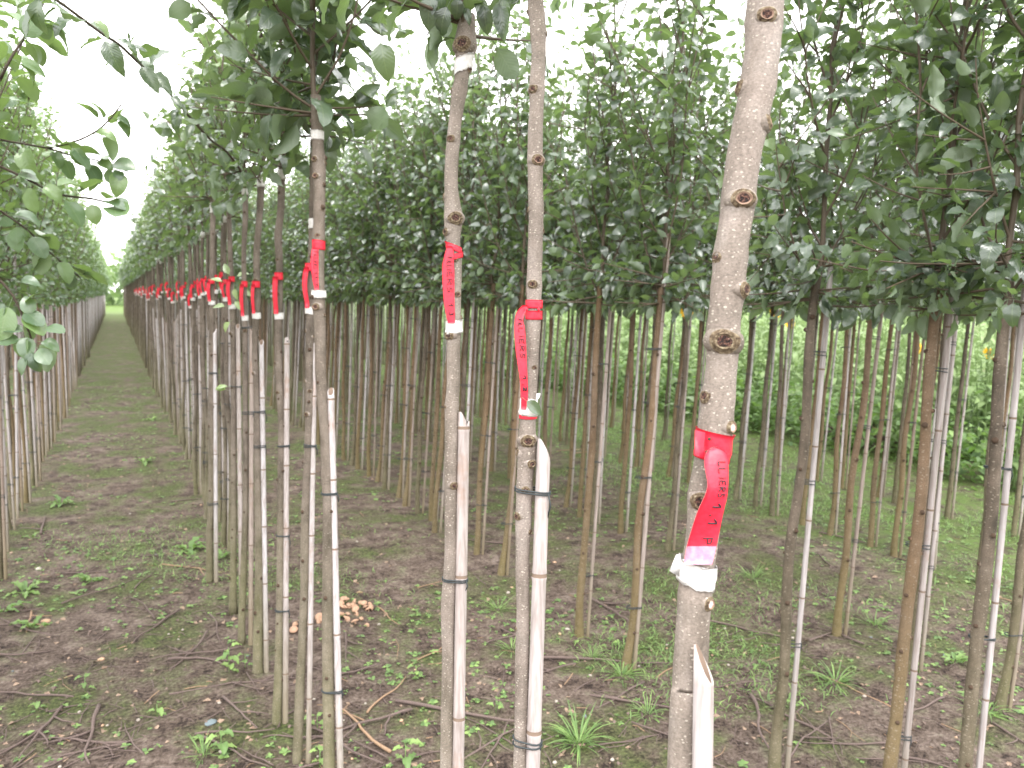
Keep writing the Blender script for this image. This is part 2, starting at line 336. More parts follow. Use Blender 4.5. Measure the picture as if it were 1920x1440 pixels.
T_BLADE = [leaf_template(W=0.07, nseg=3, halfcols=1, fold=.3, curl=1.0, petiole=0), leaf_template(W=0.06, nseg=3, halfcols=1, fold=.3, curl=.5, petiole=0)]
T_LANCE = [leaf_template(W=0.26, nseg=4, halfcols=1, fold=.25, curl=.9, petiole=0), leaf_template(W=0.22, nseg=4, halfcols=1, fold=.25, curl=1.3, petiole=0)]

class Leaves:
    """list of leaves: place, direction, normal, size, tone, template"""
    def __init__(s): s.p = []; s.d = []; s.n = []; s.s = []; s.t = []
    def add(s, p, d, n, size, tone): s.p.append(p); s.d.append(d); s.n.append(n); s.s.append(size); s.t.append(tone)
    def arrays(s): return [np.asarray(a, float) for a in (s.p, s.d, s.n, s.s, s.t)]
def bases(d, n):
    y = d / (np.linalg.norm(d, axis=1)[:, None] + 1e-9)
    x = np.cross(y, n); x /= np.linalg.norm(x, axis=1)[:, None] + 1e-9
    z = np.cross(x, y)
    return np.stack([x, y, z], axis=2)
def leaves_mesh(name, arrs, templates, mats, idx=None):
    p, d, n, s, t = arrs
    if idx is not None: p, d, n, s, t = p[idx], d[idx], n[idx], s[idx], t[idx]
    Vs, flat, lss, tn, uvs, base = [], [], [], [], [], 0
    B = bases(d, n); which = np.arange(len(p)) % len(templates)
    for k, (tv, tf, tuv) in enumerate(templates):
        sel = which == k; m = int(sel.sum())
        if not m: continue
        W = np.einsum('mij,vj->mvi', B[sel], tv) * s[sel][:, None, None] + p[sel][:, None, :]
        nv = len(tv); f = np.array([i for q in tf for i in q]); ln = np.array([len(q) for q in tf])
        flat.append((f[None, :] + (np.arange(m) * nv)[:, None] + base).ravel()); lss.append(np.tile(ln, m))
        Vs.append(W.reshape(-1, 3)); tn.append(np.repeat(t[sel], nv)); uvs.append(np.tile(tuv, (m, 1))); base += m * nv
    me = bpy.data.meshes.new(name)
    ls = np.concatenate(lss).astype('i4')
    fill(me, np.concatenate(Vs), np.concatenate(flat).astype('i4'), ls, np.zeros(len(ls)), np.concatenate(tn), np.concatenate(uvs))
    for m_ in mats: me.materials.append(M[m_])
    return me
def unit(v): v = np.asarray(v, float); return v / (np.linalg.norm(v) + 1e-12)

def ob(name, data, parent=None, loc=None):
    o = bpy.data.objects.new(name, data); col.objects.link(o)
    if parent is not None: o.parent = parent
    if loc is not None: o.location = loc
    return o
def tag(o, label=None, cat=None, group=None, kind=None):
    if label: o['label'] = label
    if cat: o['category'] = cat
    if group: o['group'] = group
    if kind: o['kind'] = kind
    return o
def empty(name, loc, label, cat, group=None):
    return tag(ob(name, None, None, tuple(loc)), label, cat, group)
def smooth_path(pts, step):
    """Catmull-Rom through rows (x,y,z,r)"""
    P = np.asarray(pts, float); out = []
    for i in range(len(P) - 1):
        p0, p1, p2, p3 = P[max(i - 1, 0)], P[i], P[i + 1], P[min(i + 2, len(P) - 1)]
        k = max(1, int(np.linalg.norm((p2 - p1)[:3]) / step))
        for j in range(k):
            t = j / k
            out.append(0.5 * ((2 * p1) + (-p0 + p2) * t + (2 * p0 - 5 * p1 + 4 * p2 - p3) * t * t + (-p0 + 3 * p1 - 3 * p2 + p3) * t ** 3))
    out.append(P[-1]); return np.array(out)

# ------------------------------------------------------------------ ground
def ground_h(x, y):
    h = 0.012 * np.sin(x * 2.1 + 1.3 * np.sin(y * 0.9)) + 0.010 * np.sin(y * 2.7 + x * 1.7) + 0.006 * np.sin(x * 9.1 + 2 * np.sin(y * 5.3)) * np.sin(y * 8.3 + x * 3)
    h = h + 0.0035 * np.sin(x * 31 + 3 * np.sin(y * 17)) * np.sin(y * 27 + 2 * np.sin(x * 13)) + 0.002 * np.sin(x * 67 + y * 23) * np.sin(y * 71 - x * 31)
    return h - 0.012
def build_ground():
    nx, ny = 420, 420
    def stretch(n, lo, hi, c, k):
        u = np.linspace(-1, 1, n); v = np.sinh(u * k) / sinh_(k)
        return np.where(v < 0, c + v * (c - lo), c + v * (hi - c))
    sinh_ = math.sinh
    xs = stretch(nx, -220, 260, 1.5, 6.2); ys = stretch(ny, -60, 420, 3.0, 6.2)
    X, Y = np.meshgrid(xs, ys); Z = ground_h(X, Y) * np.exp(-((X - 1.5) ** 2 + (Y - 3) ** 2) / 900.0)
    V = np.stack([X, Y, Z], -1).reshape(-1, 3)
    i, j = np.meshgrid(np.arange(ny - 1), np.arange(nx - 1), indexing='ij'); a = (i * nx + j).ravel()
    flat = np.stack([a, a + 1, a + nx + 1, a + nx], 1).ravel().astype('i4')
    me = bpy.data.meshes.new('ground'); n_ = len(a)
    fill(me, V, flat, np.full(n_, 4, 'i4'), np.zeros(n_), np.full(len(V), .5), np.zeros((len(V), 2)))
    me.materials.append(M['ground']); tag(ob('ground', me), kind='structure')
build_ground()
def gz(x, y): return float(ground_h(np.float64(x), np.float64(y)))

# ------------------------------------------------------------------ crown generator
def shoot(LV, WD, p0, d0, length, r0, leafsize, rs, tone0, gap=0.028, bend=0.25, droop=0.5, first=0.1, toneup=0.5):
    """one leafy shoot; returns its points"""
    k = max(4, int(length / 0.06)); p = np.array(p0, float); d = unit(d0); pts = [p.copy()]
    for i in range(k):
        d = unit(d + np.array([rs.normal(0, .06), rs.normal(0, .06), bend * 0.12 + rs.normal(0, .03)]))
        p = p + d * length / k; pts.append(p.copy())
    pts = np.array(pts); WD.tube(pts, np.linspace(r0, r0 * 0.35, len(pts)), 5, cap=False)
    nl = int(length * (1 - first) / gap); ph = rs.uniform(0, 6.28)
    for i in range(nl):
        t = first + (1 - first) * (i + rs.uniform(0, .8)) / nl
        x = min(t, .999) * k; j = int(x); q = pts[j] + (pts[j + 1] - pts[j]) * (x - j); dd = unit(pts[j + 1] - pts[j])
        ph += 2.4
        side = unit(np.cross(dd, [cos(ph), sin(ph), 0.3])); 
        out = unit(side + dd * rs.uniform(.3, 1.3) - np.array([0, 0, droop * rs.uniform(-.3, 1.3) * (1 - .6 * tone0)]))
        nrm = unit(np.array([0, 0, 1.0]) + side * rs.uniform(-.3, .7) + rs.normal(0, .55, 3))
        sz = leafsize * rs.uniform(.65, 1.15) * (1 - 0.35 * t ** 3)
        LV.add(q, out, nrm, sz, tone0 + toneup * t ** 2.2 * rs.uniform(.5, 1.1))
    return pts
def crown(seed, z0, z1, rad, leafsize, nbr=13, lens=(.45, .85), gap=0.028, lean=(0, 0), axis=None, tone=0.15, lowdens=1.0, spread=.75, el0=34):
    rs = np.random.default_rng(seed); LV = Leaves(); WD = MB()
    k = 12; ax = []
    for i in range(k + 1):
        t = i / k; ax.append((lean[0] * t + rs.normal(0, .008), lean[1] * t + rs.normal(0, .008), z0 + (z1 - z0) * t))
    ax = np.array(ax); ax[0][:2] = 0
    if axis is not None: ax[:, :2] += np.array(axis)[None, :2]
    WD.tube(ax, np.linspace(.0085, .002, k + 1), 6, cap=False)
    def pos(t): x = min(t, .999) * k; j = int(x); return ax[j] + (ax[j + 1] - ax[j]) * (x - j)
    # leader leaves
    H = z1 - z0; nl = int(H / gap * .8); ph = 0
    for i in range(nl):
        t = (i + .5) / nl; ph += 2.4; side = np.array([cos(ph), sin(ph), 0])
        LV.add(pos(t), unit(side + [0, 0, rs.uniform(-.9, .5)]), unit([0, 0, 1] + side * rs.uniform(-.2, .8) + rs.normal(0, .3, 3)), leafsize * rs.uniform(.7, 1.1) * (1 - .3 * t), tone + .75 * t)  # tone rises with height: crown light and shade put into leaf colour
    ph = rs.uniform(0, 6)
    for b in range(nbr):
        t = 0.02 + 0.66 * (b / nbr) ** 1.15; ph += 2.4 + rs.normal(0, .3)
        el = radians(rs.uniform(el0, el0 + 26) + 14 * t)
        d0 = np.array([cos(ph) * cos(el), sin(ph) * cos(el), sin(el)]); ln = rs.uniform(*lens) * (1 - .25 * t) * rad / .42
        pts = shoot(LV, WD, pos(t), d0, ln, .0042, leafsize, rs, tone + .62 * t, gap, bend=spread)  # low branches get darker leaves, upper ones lighter: painted crown shading
        for q in range(int((3.0 - 3.6 * t) * lowdens + .3)):
            j = rs.integers(1, len(pts) - 1); dd = unit(unit(pts[j] - pts[j - 1]) + rs.normal(0, .8, 3) + [0, 0, .15 if t > .12 else -.35])
            shoot(LV, WD, pts[j], dd, rs.uniform(.12, .30), .003, leafsize, rs, tone + .55 * t, gap, bend=.3, first=.05)
    # low tuft of leaves closing the underside
    for q in range(int(8 * lowdens)):
        ph = rs.uniform(0, 6.28); d0 = np.array([cos(ph), sin(ph), rs.uniform(-.35, .25)])
        shoot(LV, WD, pos(rs.uniform(0, .10)), d0, rs.uniform(.12, .32) * rad / .42, .004, leafsize, rs, tone - .05, gap, bend=.2, toneup=.2)
    return LV, WD

# ------------------------------------------------------------------ trunks
def wobble(seed, amt=.05):
    r_ = np.random.default_rng(seed); a, b, c = r_.uniform(0, 6, 3)
    return lambda i, th: 1 + amt * np.sin(i * .37 + a + np.sin(th + b) * 1.3) + amt * .6 * np.sin(i * .93 + 2 * th + c) + amt * .35 * np.sin(i * 1.9 - 3 * th)
def knot_into(mb, pos, nrm, r, seed, style='dark', flat_=1.0, mi=(0, 1, 2, 3)):
    """pruning scar: swollen collar, rim and a cracked cut face; mi = collar, rim, face"""
    rs = np.random.default_rng(seed); nrm = unit(nrm); x = unit(np.cross([0, 0, 1], nrm)); y = np.cross(nrm, x); S = 18
    prof = [(2.0, -.75), (1.85, -.35), (1.66, -.02), (1.5, .16), (1.34, .26), (1.27, .23), (1.2, .42), (1.13, .38), (1.06, .56), (.98, .6), (.88, .5), (.74, .44), (.6, .5), (.4, .42), (.2, .47), (.05, .44)]
    mis = [mi[3]] * 3 + [mi[0]] * 6 + [mi[1]] * 2 + [mi[2]] * 4
    jit = 1 + rs.normal(0, .045, S); jit = (jit + np.roll(jit, 1)) / 2; ph = rs.uniform(0, 6)
    V = []
    for k, (a, h) in enumerate(prof):
        for j in range(S):
            th = j / S * 2 * pi; q = a * jit[j] * (1 + .03 * sin(3 * th + ph + k))
            hh = h + (rs.normal(0, .035) if k > 3 else 0)
            # collar sags downward
            V.append(np.asarray(pos) + (x * cos(th) * q + y * sin(th) * q * flat_ * (1.12 if sin(th) < 0 and k < 7 else 1)) * r + nrm * hh * r)
    Fs = [(k * S + j, k * S + (j + 1) % S, (k + 1) * S + (j + 1) % S, (k + 1) * S + j) for k in range(len(prof) - 1) for j in range(S)]
    mm = [mis[k] for k in range(len(prof) - 1) for j in range(S)]
    Fs.append(tuple((len(prof) - 1) * S + j for j in range(S))); mm.append(mi[2])
    mb.add(np.array(V), Fs, mm)
def make_tie(mb, c1, r1, c2, r2, seed, thick=.0011, tail=True, mi=0):
    """thin dark tie looped round a trunk (c1, r1) and a cane (c2, r2)"""
    rs = np.random.default_rng(seed); c1 = np.asarray(c1, float); c2 = np.asarray(c2, float)
    ax = unit((c2 - c1) * [1, 1, 0]); sd_ = np.array([-ax[1], ax[0], 0])
    for lp in range(2):
        dz = rs.uniform(-.004, .004) + lp * .0045; tl = rs.uniform(-.10, .10); pts = []
        for q in range(7):
            th = pi / 2 + pi * q / 6; pts.append(c1 + ax * cos(th) * (r1 + thick) + sd_ * sin(th) * (r1 + thick))
        for q in range(7):
            th = -pi / 2 + pi * q / 6; pts.append(c2 * [1, 1, 0] + [0, 0, c1[2]] + ax * cos(th) * (r2 + thick) + sd_ * sin(th) * (r2 + thick))
        pts.append(pts[0]); pts = np.array(pts); pts[:, 2] = c1[2] + dz + (pts - c1) @ ax * tl
        mb.tube(pts, thick, 5, mi, cap=False)
    if tail:
        s_ = pts[9] + [0, 0, 0]; e = s_ + ax * rs.uniform(-.01, .008) + sd_ * rs.uniform(.0, .01) - [0, 0, rs.uniform(.02, .045)]
        mid_ = (s_ + e) / 2 + ax * .004; mb.tube([s_, mid_, e], thick * .9, 5, mi)
def make_cane(mb, a, b, r, seed, sides=10, nodegap=.24, slope=2.2, phase=0):
    """bamboo cane from foot a to top b with nodes, a slanted open cut at the top"""
    rs = np.random.default_rng(seed); a = np.asarray(a, float); b = np.asarray(b, float); Lc = np.linalg.norm(b - a); ts, rr, mi = [], [], []
    pos = 0.0; nodes = []
    z = rs.uniform(.05, nodegap)
    while z < Lc - 2.5 * r: nodes.append(z); z += nodegap * rs.uniform(.8, 1.2)
    prof = [(0, 1.04, 0)]
    for q in nodes: prof += [(q - .008, 1.0, 0), (q - .0025, 1.09, 1), (q + .0005, 1.0, 1), (q + .003, 1.07, 0), (q + .012, 1.0, 0)]
    prof += [(Lc - slope * r * 1.05, .97, 0)]
    d = (b - a) / Lc
    P = np.array([a + d * t for t, _, _ in prof]); R = np.array([r * k for _, k, _ in prof]); mb.tube(P, R, sides, [m_ for _, _, m_ in prof], cap=False)
    # slanted rim, wall thickness and hollow inside
    x = unit(np.cross(d, [0.13, 1, 0])); y = np.cross(d, x); th = np.arange(sides) / sides * 2 * pi
    sl = lambda q: slope * r * .5 * np.cos(q + phase)
    top = a + d * (Lc - slope * r * .55)
    def ring(k, dz): return np.array([top + (x * cos(q) + y * sin(q)) * r * k + d * (sl(q) + dz) for q in th])
    lo = np.array([a + d * (Lc - slope * r * 1.08) + (x * cos(q) + y * sin(q)) * r * .97 for q in th])
    rings = [lo, ring(.97, 0), ring(.74, .0005), ring(.70, -3.2 * r)]
    V = np.concatenate(rings); Fs = [(k * sides + j, k * sides + (j + 1) % sides, (k + 1) * sides + (j + 1) % sides, (k + 1) * sides + j) for k in range(3) for j in range(sides)]
    mm = [0] * (2 * sides) + [1] * sides; Fs.append(tuple(3 * sides + j for j in range(sides))); mm.append(1)
    mb.add(V, Fs, mm)

# ------------------------------------------------------------------ rows
XROW = {-3: -3.1, -2: -1.85, -1: -0.64, 0: 0.53, 1: 1.85, 2: 2.92, 3: 4.2, 4: 5.4}
SP = 0.36
DENSE = 0.24

# shared leaf meshes for leaves that are objects of their own
def leafmeshes(tpl, m_):
    out = []
    for k, (v, f, uv) in enumerate(tpl):
        for tn in (0.12, 0.32, 0.62):
            b = MB(); b.add(v, f, 0, tn, uv); out.append(b.mesh('leaf', [m_]))
    return out
LM = {'leaf': leafmeshes(T_HERO, 'leaf'), 'leaf_round': leafmeshes(T_ROUND, 'leaf_round')}
def leaf_objects(arrs, idx, parent, mname, org):
    p, d, n, s, t = arrs; B = bases(d, n); ms = LM[mname]; nt_ = len(ms) // 3
    for k, i in enumerate(idx):
        me = ms[(k % nt_) * 3 + (0 if t[i] < .22 else 1 if t[i] < .48 else 2)]
        o = bpy.data.objects.new('leaf', me); o.parent = parent; col.objects.link(o)
        q = np.eye(4); q[:3, :3] = B[i] * s[i]; q[:3, 3] = p[i] - org; o.matrix_local = Matrix(q.tolist())
def largest_visible(arrs, nmax, minpx=10, off=(0, 0, 0)):
    p, s = arrs[0] + np.asarray(off), arrs[3]; v = p - CAM; dd = v @ Fw
    x = 960 + F * (v @ Rt) / np.maximum(dd, .05); y = 720 - F * (v @ Up) / np.maximum(dd, .05)
    ok = (dd > .3) & (x > -60) & (x < 1980) & (y > -60) & (y < 1500); px = np.where(ok, s * F / np.maximum(dd, .05), 0)
    idx = np.argsort(-px)[:nmax]; return [i for i in idx if px[i] > minpx]
def finish_crown(root, LV, WD, org, mname, mass, nmax, rotz=0.0):
    """branches, leaf objects and the remaining leaves joined; coordinates in LV/WD are world"""
    arrs = LV.arrays(); idx = largest_visible(arrs, nmax)
    o = ob('branches', WD.mesh('branches', ['twigbark']), root, tuple(-np.asarray(org)))
    if idx: leaf_objects(arrs, idx, root, mname, org)
    rest = np.setdiff1d(np.arange(len(arrs[0])), idx)
    if len(rest):
        f = ob('foliage', leaves_mesh('foliage', arrs, mass, [mname], rest), root, tuple(-np.asarray(org))); f['kind'] = 'stuff'

# ------------------------------------------------------------------ the tagged row, nearest trees traced one by one
HERO = [
 dict(d=0.746, tr=[(1436,0,66),(1428,110,65),(1411,210,62),(1393,300,61),(1382,400,59),(1370,480,60),(1366,540,61),(1357,600,60),(1354,660,56),(1347,740,58),(1342,800,60),(1334,860,59),(1321,930,58),(1318,1000,60),(1304,1090,60),(1297,1200,61),(1293,1280,63),(1284,1440,66)],
      kn=[(1427,40,13,'rim'),(1385,163,13,'dark'),(1437,232,14,'pale'),(1384,376,16,'rim'),(1340,482,10,'dark'),(1390,543,13,'dark'),(1350,638,19,'dark'),(1318,742,11,'dark'),(1365,797,12,'pale'),(1308,933,15,'dark'),(1325,1124,12,'pale'),(1263,870,1,'')],
      cane=[(1320,1207),(1317,1440),19.5], ties=[], top=True,
      label='thick knotty tree trunk nearest the camera, right of centre, tagged 1.1',
      clabel='short pale bamboo stake with slanted hollow top against the thickest trunk'),
 dict(d=1.08, tr=[(1004,0,28),(1008,40,29),(1010,100,27),(1007,150,28),(1006,200,27),(1004,250,28),(1004,350,28),(1005,400,27),(1003,480,28),(1001,590,27),(998,660,25),(993,740,26),(989,800,31),(988,860,31),(984,900,30),(982,960,28),(979,1060,26),(981,1150,25),(979,1240,26),(977,1340,25),(975,1440,25)],
      kn=[(990,20,6,'dark'),(1025,62,6,'dark'),(999,170,7,'dark'),(1008,302,9,'rim'),(989,392,6,'dark'),(1019,432,5,'dark'),(998,533,7,'dark'),(1002,688,4,'dark'),(990,824,10,'dark'),(970,848,8,'dark'),(997,867,7,'dark'),(970,966,7,'dark'),(994,995,5,'dark'),(964,1178,4,'dark'),(985,915,6,'dark')],
      cane=[(1020,820),(999,1440),13.5], ties=[925,1388], top=True,
      label='slim speckled tree trunk with red tag, in the middle of the photo',
      clabel='broad pale pink bamboo stake tied to the middle tagged trunk'),
 dict(d=1.34, tr=[(874,60,34),(873,85,40),(871,110,32),(867,140,26),(862,170,27),(855,215,25),(850,260,24),(846,320,25),(847,370,26),(851,405,33),(849,440,28),(853,500,25),(852,560,24),(851,650,25),(850,720,25),(847,760,26),(847,830,26),(846,900,25),(846,960,25),(845,1060,25),(840,1140,26),(840,1240,23),(839,1330,24),(837,1440,24)],
      kn=[(868,88,12,'dark'),(885,78,6,''),(881,132,5,'dark'),(845,170,6,'dark'),(846,262,6,'dark'),(832,368,6,'rim'),(855,410,10,'dark'),(836,435,7,'dark'),(854,486,5,'dark'),(859,552,5,'rim'),(866,595,5,'dark'),(843,628,8,'dark'),(852,908,6,'dark'),(835,762,3,'dark')],
      cane=[(870,770),(859,1440),11], ties=[1085], top=False,
      label='pale speckled trunk with torn white graft tape, left of the middle trunk',
      clabel='pale bamboo stake with pointed slanted top tied to the trunk tagged 1.3'),
 dict(d=2.20, tr=[(592,180,19),(594,230,21),(597,300,23),(598,330,22),(599,350,21),(598,440,21),(597,500,22),(598,560,23),(600,620,21),(601,700,20),(609,800,19),(613,900,20),(615,960,20),(615,1100,21),(615,1250,21),(617,1440,22)],
      kn=[(592,300,5,'dark'),(611,305,5,'dark'),(594,331,5,'rim'),(598,442,4,'rim'),(595,575,6,'rim'),(610,590,3,'dark'),(606,395,3,'dark')],
      cane=[(620,726),(638,1440),7], ties=[925,1297], top=True,
      label='grey tagged trunk under the leafy crown at the upper left',
      clabel='whitish bamboo stake leaning on the left grey trunk, hollow end showing'),
 dict(d=2.45, tr=[(587,400,14),(584,500,15),(582,560,16),(582,620,17),(581,700,17),(580,800,16),(573,960,16),(571,1100,16),(567,1200,16),(562,1300,17),(557,1440,18)],
      kn=[(574,620,3,'dark'),(590,630,3,'dark'),(573,714,3,'dark'),(583,732,3,'dark'),(576,776,4,'dark')],
      cane=[(590,640),(578,1440),5.5], ties=[838], top=True,
      label='thin tagged trunk directly behind and left of the grey trunk under the crown',
      clabel='slim bamboo stake just left of the grey tagged trunk'),
 dict(d=2.66, tr=[(529,310,13),(528,330,13),(526,400,13),(521,440,14),(524,500,13),(523,620,14),(523,700,14),(528,800,13),(527,900,13),(526,1000,14),(524,1200,15),(519,1345,18)],
      kn=[(522,487,3,'dark'),(523,552,3,'dark'),(517,680,3,'dark'),(522,735,3,'dark')],
      cane=[(538,632),(535,1358),5.8], ties=[838,1005,1145], top=True,
      label='tagged trunk fourth from the left of the big leafy crown, bulging tape',
      clabel='pale bamboo stake with square cut top, right of a thin tagged trunk'),
 dict(d=3.03, tr=[(491,325,14),(490,340,13),(487,400,12),(481,480,12),(482,560,13),(478,650,11),(482,760,12),(485,960,14),(486,1100,16),(483,1250,19)],
      kn=[(481,525,3,'dark'),(476,700,3,'dark')],
      cane=[(490,636),(499,1225),5], ties=[772,838], top=True,
      label='tagged trunk with a broad red tag, second left of the big leafy crown',
      clabel='pale bamboo stake with hollow slanted tip and green tie'),
 dict(d=3.28, tr=[(459,340,10),(460,400,10),(457,480,9),(459,560,9),(460,700,10),(460,960,11),(453,1170,13)],
      kn=[(461,620,3,'dark')],
      cane=[(472,612),(470,1195),4.8], ties=[615,775], top=True,
      label='thin tagged trunk with red tag hanging from a narrow band',
      clabel='slim bamboo stake between two closely spaced tagged trunks'),
 dict(d=3.62, tr=[(427,355,9),(429,400,9),(432,480,9),(436,600,10),(438,700,10),(438,960,11),(437,1110,13)],
      kn=[(433,625,3,'dark')],
      cane=[(446,606),(452,1080),4.6], ties=[725], top=True,
      label='tagged trunk with a sprig of bright green leaves over its tag',
      clabel='pinkish bamboo stake beside the trunk with bright green sprig'),
 dict(d=4.0, tr=[(400,375,10),(398,480,9),(397,600,10),(397,900,11),(393,1000,12)], kn=[],
      cane=[(402,616),(405,1045),4.2], ties=[700,945], top=True,
      label='tagged trunk with wide red tag, seventh left of the big leafy crown',
      clabel='bluish white bamboo stake, first tall pale one left of the bright sprig'),
]
def px_to_r(wpx, d): return wpx / 2 / F * d
hero_nodes = []
def hero_tree(i, h):
    d = h['d']; C = []
    for (x, y, wd) in h['tr'][::-1]:
        p = at_depth(x, y, d); C.append((*p, px_to_r(wd, d)))
    C = np.array(C)
    # go on to the ground and up to the graft
    if C[0][2] > 0.02:
        s = (C[0] - C[min(3, len(C) - 1)])[:3]; s = s / (-s[2] + 1e-6) * C[0][2] * .55; s[2] = -C[0][2] - .02
        C = np.vstack([[*(C[0][:3] + s), C[0][3] * 1.25], [*(C[0][:3] + s * .5), C[0][3] * 1.08], C])
    else: C = np.vstack([[C[0][0], C[0][1], C[0][2] - .04, C[0][3] * 1.2], C])
    ztop = 2.0
    if C[-1][2] < ztop:
        s = (C[-1] - C[-3])[:2] * .3 / max(.05, (C[-1] - C[-3])[2]); dz = ztop - C[-1][2]
        C = np.vstack([C, [C[-1][0] + s[0] * dz, C[-1][1] + s[1] * dz, ztop, C[-1][3] * .92]])
    P = smooth_path(C, .012 if i < 3 else .03)
    for (x, y, kr, st) in h['kn']:
        if st: P[:, 3] *= 1 + .09 * np.exp(-((P[:, 2] - at_depth(x, y, d)[2]) / (kr * 1.6 * d / F)) ** 2)
    org = np.array([P[0][0], P[0][1], 0.0])
    root = empty('nursery_tree', org, h['label'], 'tree', 'tagged grafted trees in the row beside the path')
    mb = MB(); mb.tube(P[:, :3] - org, P[:, 3] / .985, 20 if i < 4 else 10, 0, wob=wobble(i, .026 if i < 3 else .035))
    if i >= 3:
        rq = np.random.default_rng(i); zq = .15
        while zq < P[-1][2] - .05:
            j = int(np.argmin(np.abs(P[:, 2] - zq))); a_ = rq.uniform(2.2, 6.4); nr = unit([cos(a_), sin(a_), .3]); s_ = P[j][3] * rq.uniform(.3, .5); c_ = P[j][:3] - org + nr * P[j][3] * .9
            mb.tube([c_ - nr * s_, c_ + nr * s_ * .5, c_ + nr * s_], [s_ * 1.2, s_, s_ * .5], 6, [0, 1, 1]); zq += rq.uniform(.05, .16)
    trunk = ob('trunk', mb.mesh('trunk', ['bark_smooth' if i < 3 else 'bark_mid', 'nub']), root)
    for k, (x, y, r, st) in enumerate(h['kn']):
        if not st: continue
        c0 = at_depth(x, y, d); j = int(np.argmin(np.abs(P[:, 2] - c0[2]))); cen, rad = P[j][:3], P[j][3]
        offx = np.dot(c0 - cen, Rt) / rad; offx = max(-1, min(1, offx)); nrm = Rt * offx + (-unit(Fw * [1, 1, 0])) * sqrt(max(0, 1 - offx * offx))
        if abs(offx) > .9: nrm = unit(nrm + np.array([0, 0, .25]))
        r_ = px_to_r(2 * r, d); kb = MB()
        pos = cen + nrm * rad * .93; pos[2] = c0[2]
        knot_into(kb, pos - org, nrm, r_ * .95, 100 * i + k, st, .8)
        ob('knot', kb.mesh('knot', ['knot', 'cutrim' if st != 'dark' else 'knot', 'cutpale' if st == 'pale' else 'cut', 'bark_smooth']), trunk)
    # cane
    (tx, ty), (bx, by), hw = h['cane']; dc = d - {0: .028, 1: .006, 2: .004}.get(i, 0); r_ = px_to_r(2 * hw * (1 if i < 3 else .9), dc)
    a = at_depth(bx, by, dc); b = at_depth(tx, ty, dc); dirn = (b - a) / (b - a)[2]
    foot = a - dirn * (a[2] + .02)
    # keep the cane beside the trunk, never inside it
    co = np.array([foot[0], foot[1], 0.0]); ce = empty('bamboo_stake', co, h['clabel'], 'stake', 'short bamboo stakes in the tagged row')
    cm = MB(); make_cane(cm, foot - co, b - co, r_, i, 16 if i < 4 else 10, slope=3.6 if i < 3 else 2.4, phase={0: .8, 1: -.3, 2: -.3, 3: 1.9, 6: 1.9}.get(i, i))
    ob('cane', cm.mesh('cane', ['cane', 'node']), ce)
    for k, ty_ in enumerate(h['ties']):
        z = at_depth(bx, ty_, d)[2]; j = int(np.argmin(np.abs(P[:, 2] - z))); c1 = P[j][:3].copy(); c1[2] = z; c2 = foot + dirn * (z - foot[2])
        tb = MB(); make_tie(tb, c1 - co, P[j][3] * 1.02, c2 - co, r_ * 1.02, 10 * i + k, .0013 if i < 3 else .0018); ob('tie', tb.mesh('tie', ['tie']), ce)
    return root, trunk, P, org
def sleeve(P, zlo, zhi, off, mats, name, parent, org, thick=.0004, seed=0, tilt=0.0, sides=28, rough_=0.0, flap=None):
    """band wrapped round a trunk between two heights"""
    rs = np.random.default_rng(seed); js = np.linspace(zlo, zhi, 7); V = []
    for side in (0, 1):
        for z in js:
            j = int(np.argmin(np.abs(P[:, 2] - z))); c = P[j][:3]; r = P[j][3] * 1.03 + off + side * thick
            for q in range(sides):
                th = q / sides * 2 * pi; dr = np.array([cos(th), sin(th), 0]); u = np.dot(dr, R0)
                zz = z + tilt * u * r + (rough_ * rs.normal() if z in (js[0], js[-1]) else 0)
                V.append(np.array([c[0], c[1], 0]) + dr * r * (1 + rough_ * 6 * rs.normal()) + [0, 0, zz] - org)
    k = len(js); A = lambda s_, i, q: (s_ * k + i) * sides + q % sides; Fs = []
    for i in range(k - 1):
        for q in range(sides): Fs.append((A(1, i, q), A(1, i, q + 1), A(1, i + 1, q + 1), A(1, i + 1, q)))
    for e in (0, k - 1):
        for q in range(sides): Fs.append((A(0, e, q), A(0, e, q + 1), A(1, e, q + 1), A(1, e, q)))
    mb = MB(); mb.add(np.array(V), Fs, 0)
    if flap is not None: mb.add(flap[0], flap[1], 0)
    return ob(name, mb.mesh(name, mats), parent)
def slab(grid, thick, nrm):
    """grid (rows, cols, 3) thickened along nrm(row)"""
    g = np.asarray(grid, float); r, c, _ = g.shape; t = g + nrm * thick; V = np.concatenate([g.reshape(-1, 3), t.reshape(-1, 3)]); k = r * c
    Fs = []; mi = []
    for i in range(r - 1):
        for j in range(c - 1):
            a = i * c + j; Fs.append((a, a + 1, a + c + 1, a + c)); Fs.append((k + a, k + a + c, k + a + c + 1, k + a + 1)); mi += [0, 0]
    edge = [i for i in range(c)] + [i * c + c - 1 for i in range(1, r)] + [(r - 1) * c + j for j in range(c - 2, -1, -1)] + [i * c for i in range(r - 2, 0, -1)]
    for q in range(len(edge)):
        a, b = edge[q], edge[(q + 1) % len(edge)]; Fs.append((a, b, k + b, k + a)); mi.append(1)
    return V, Fs, mi
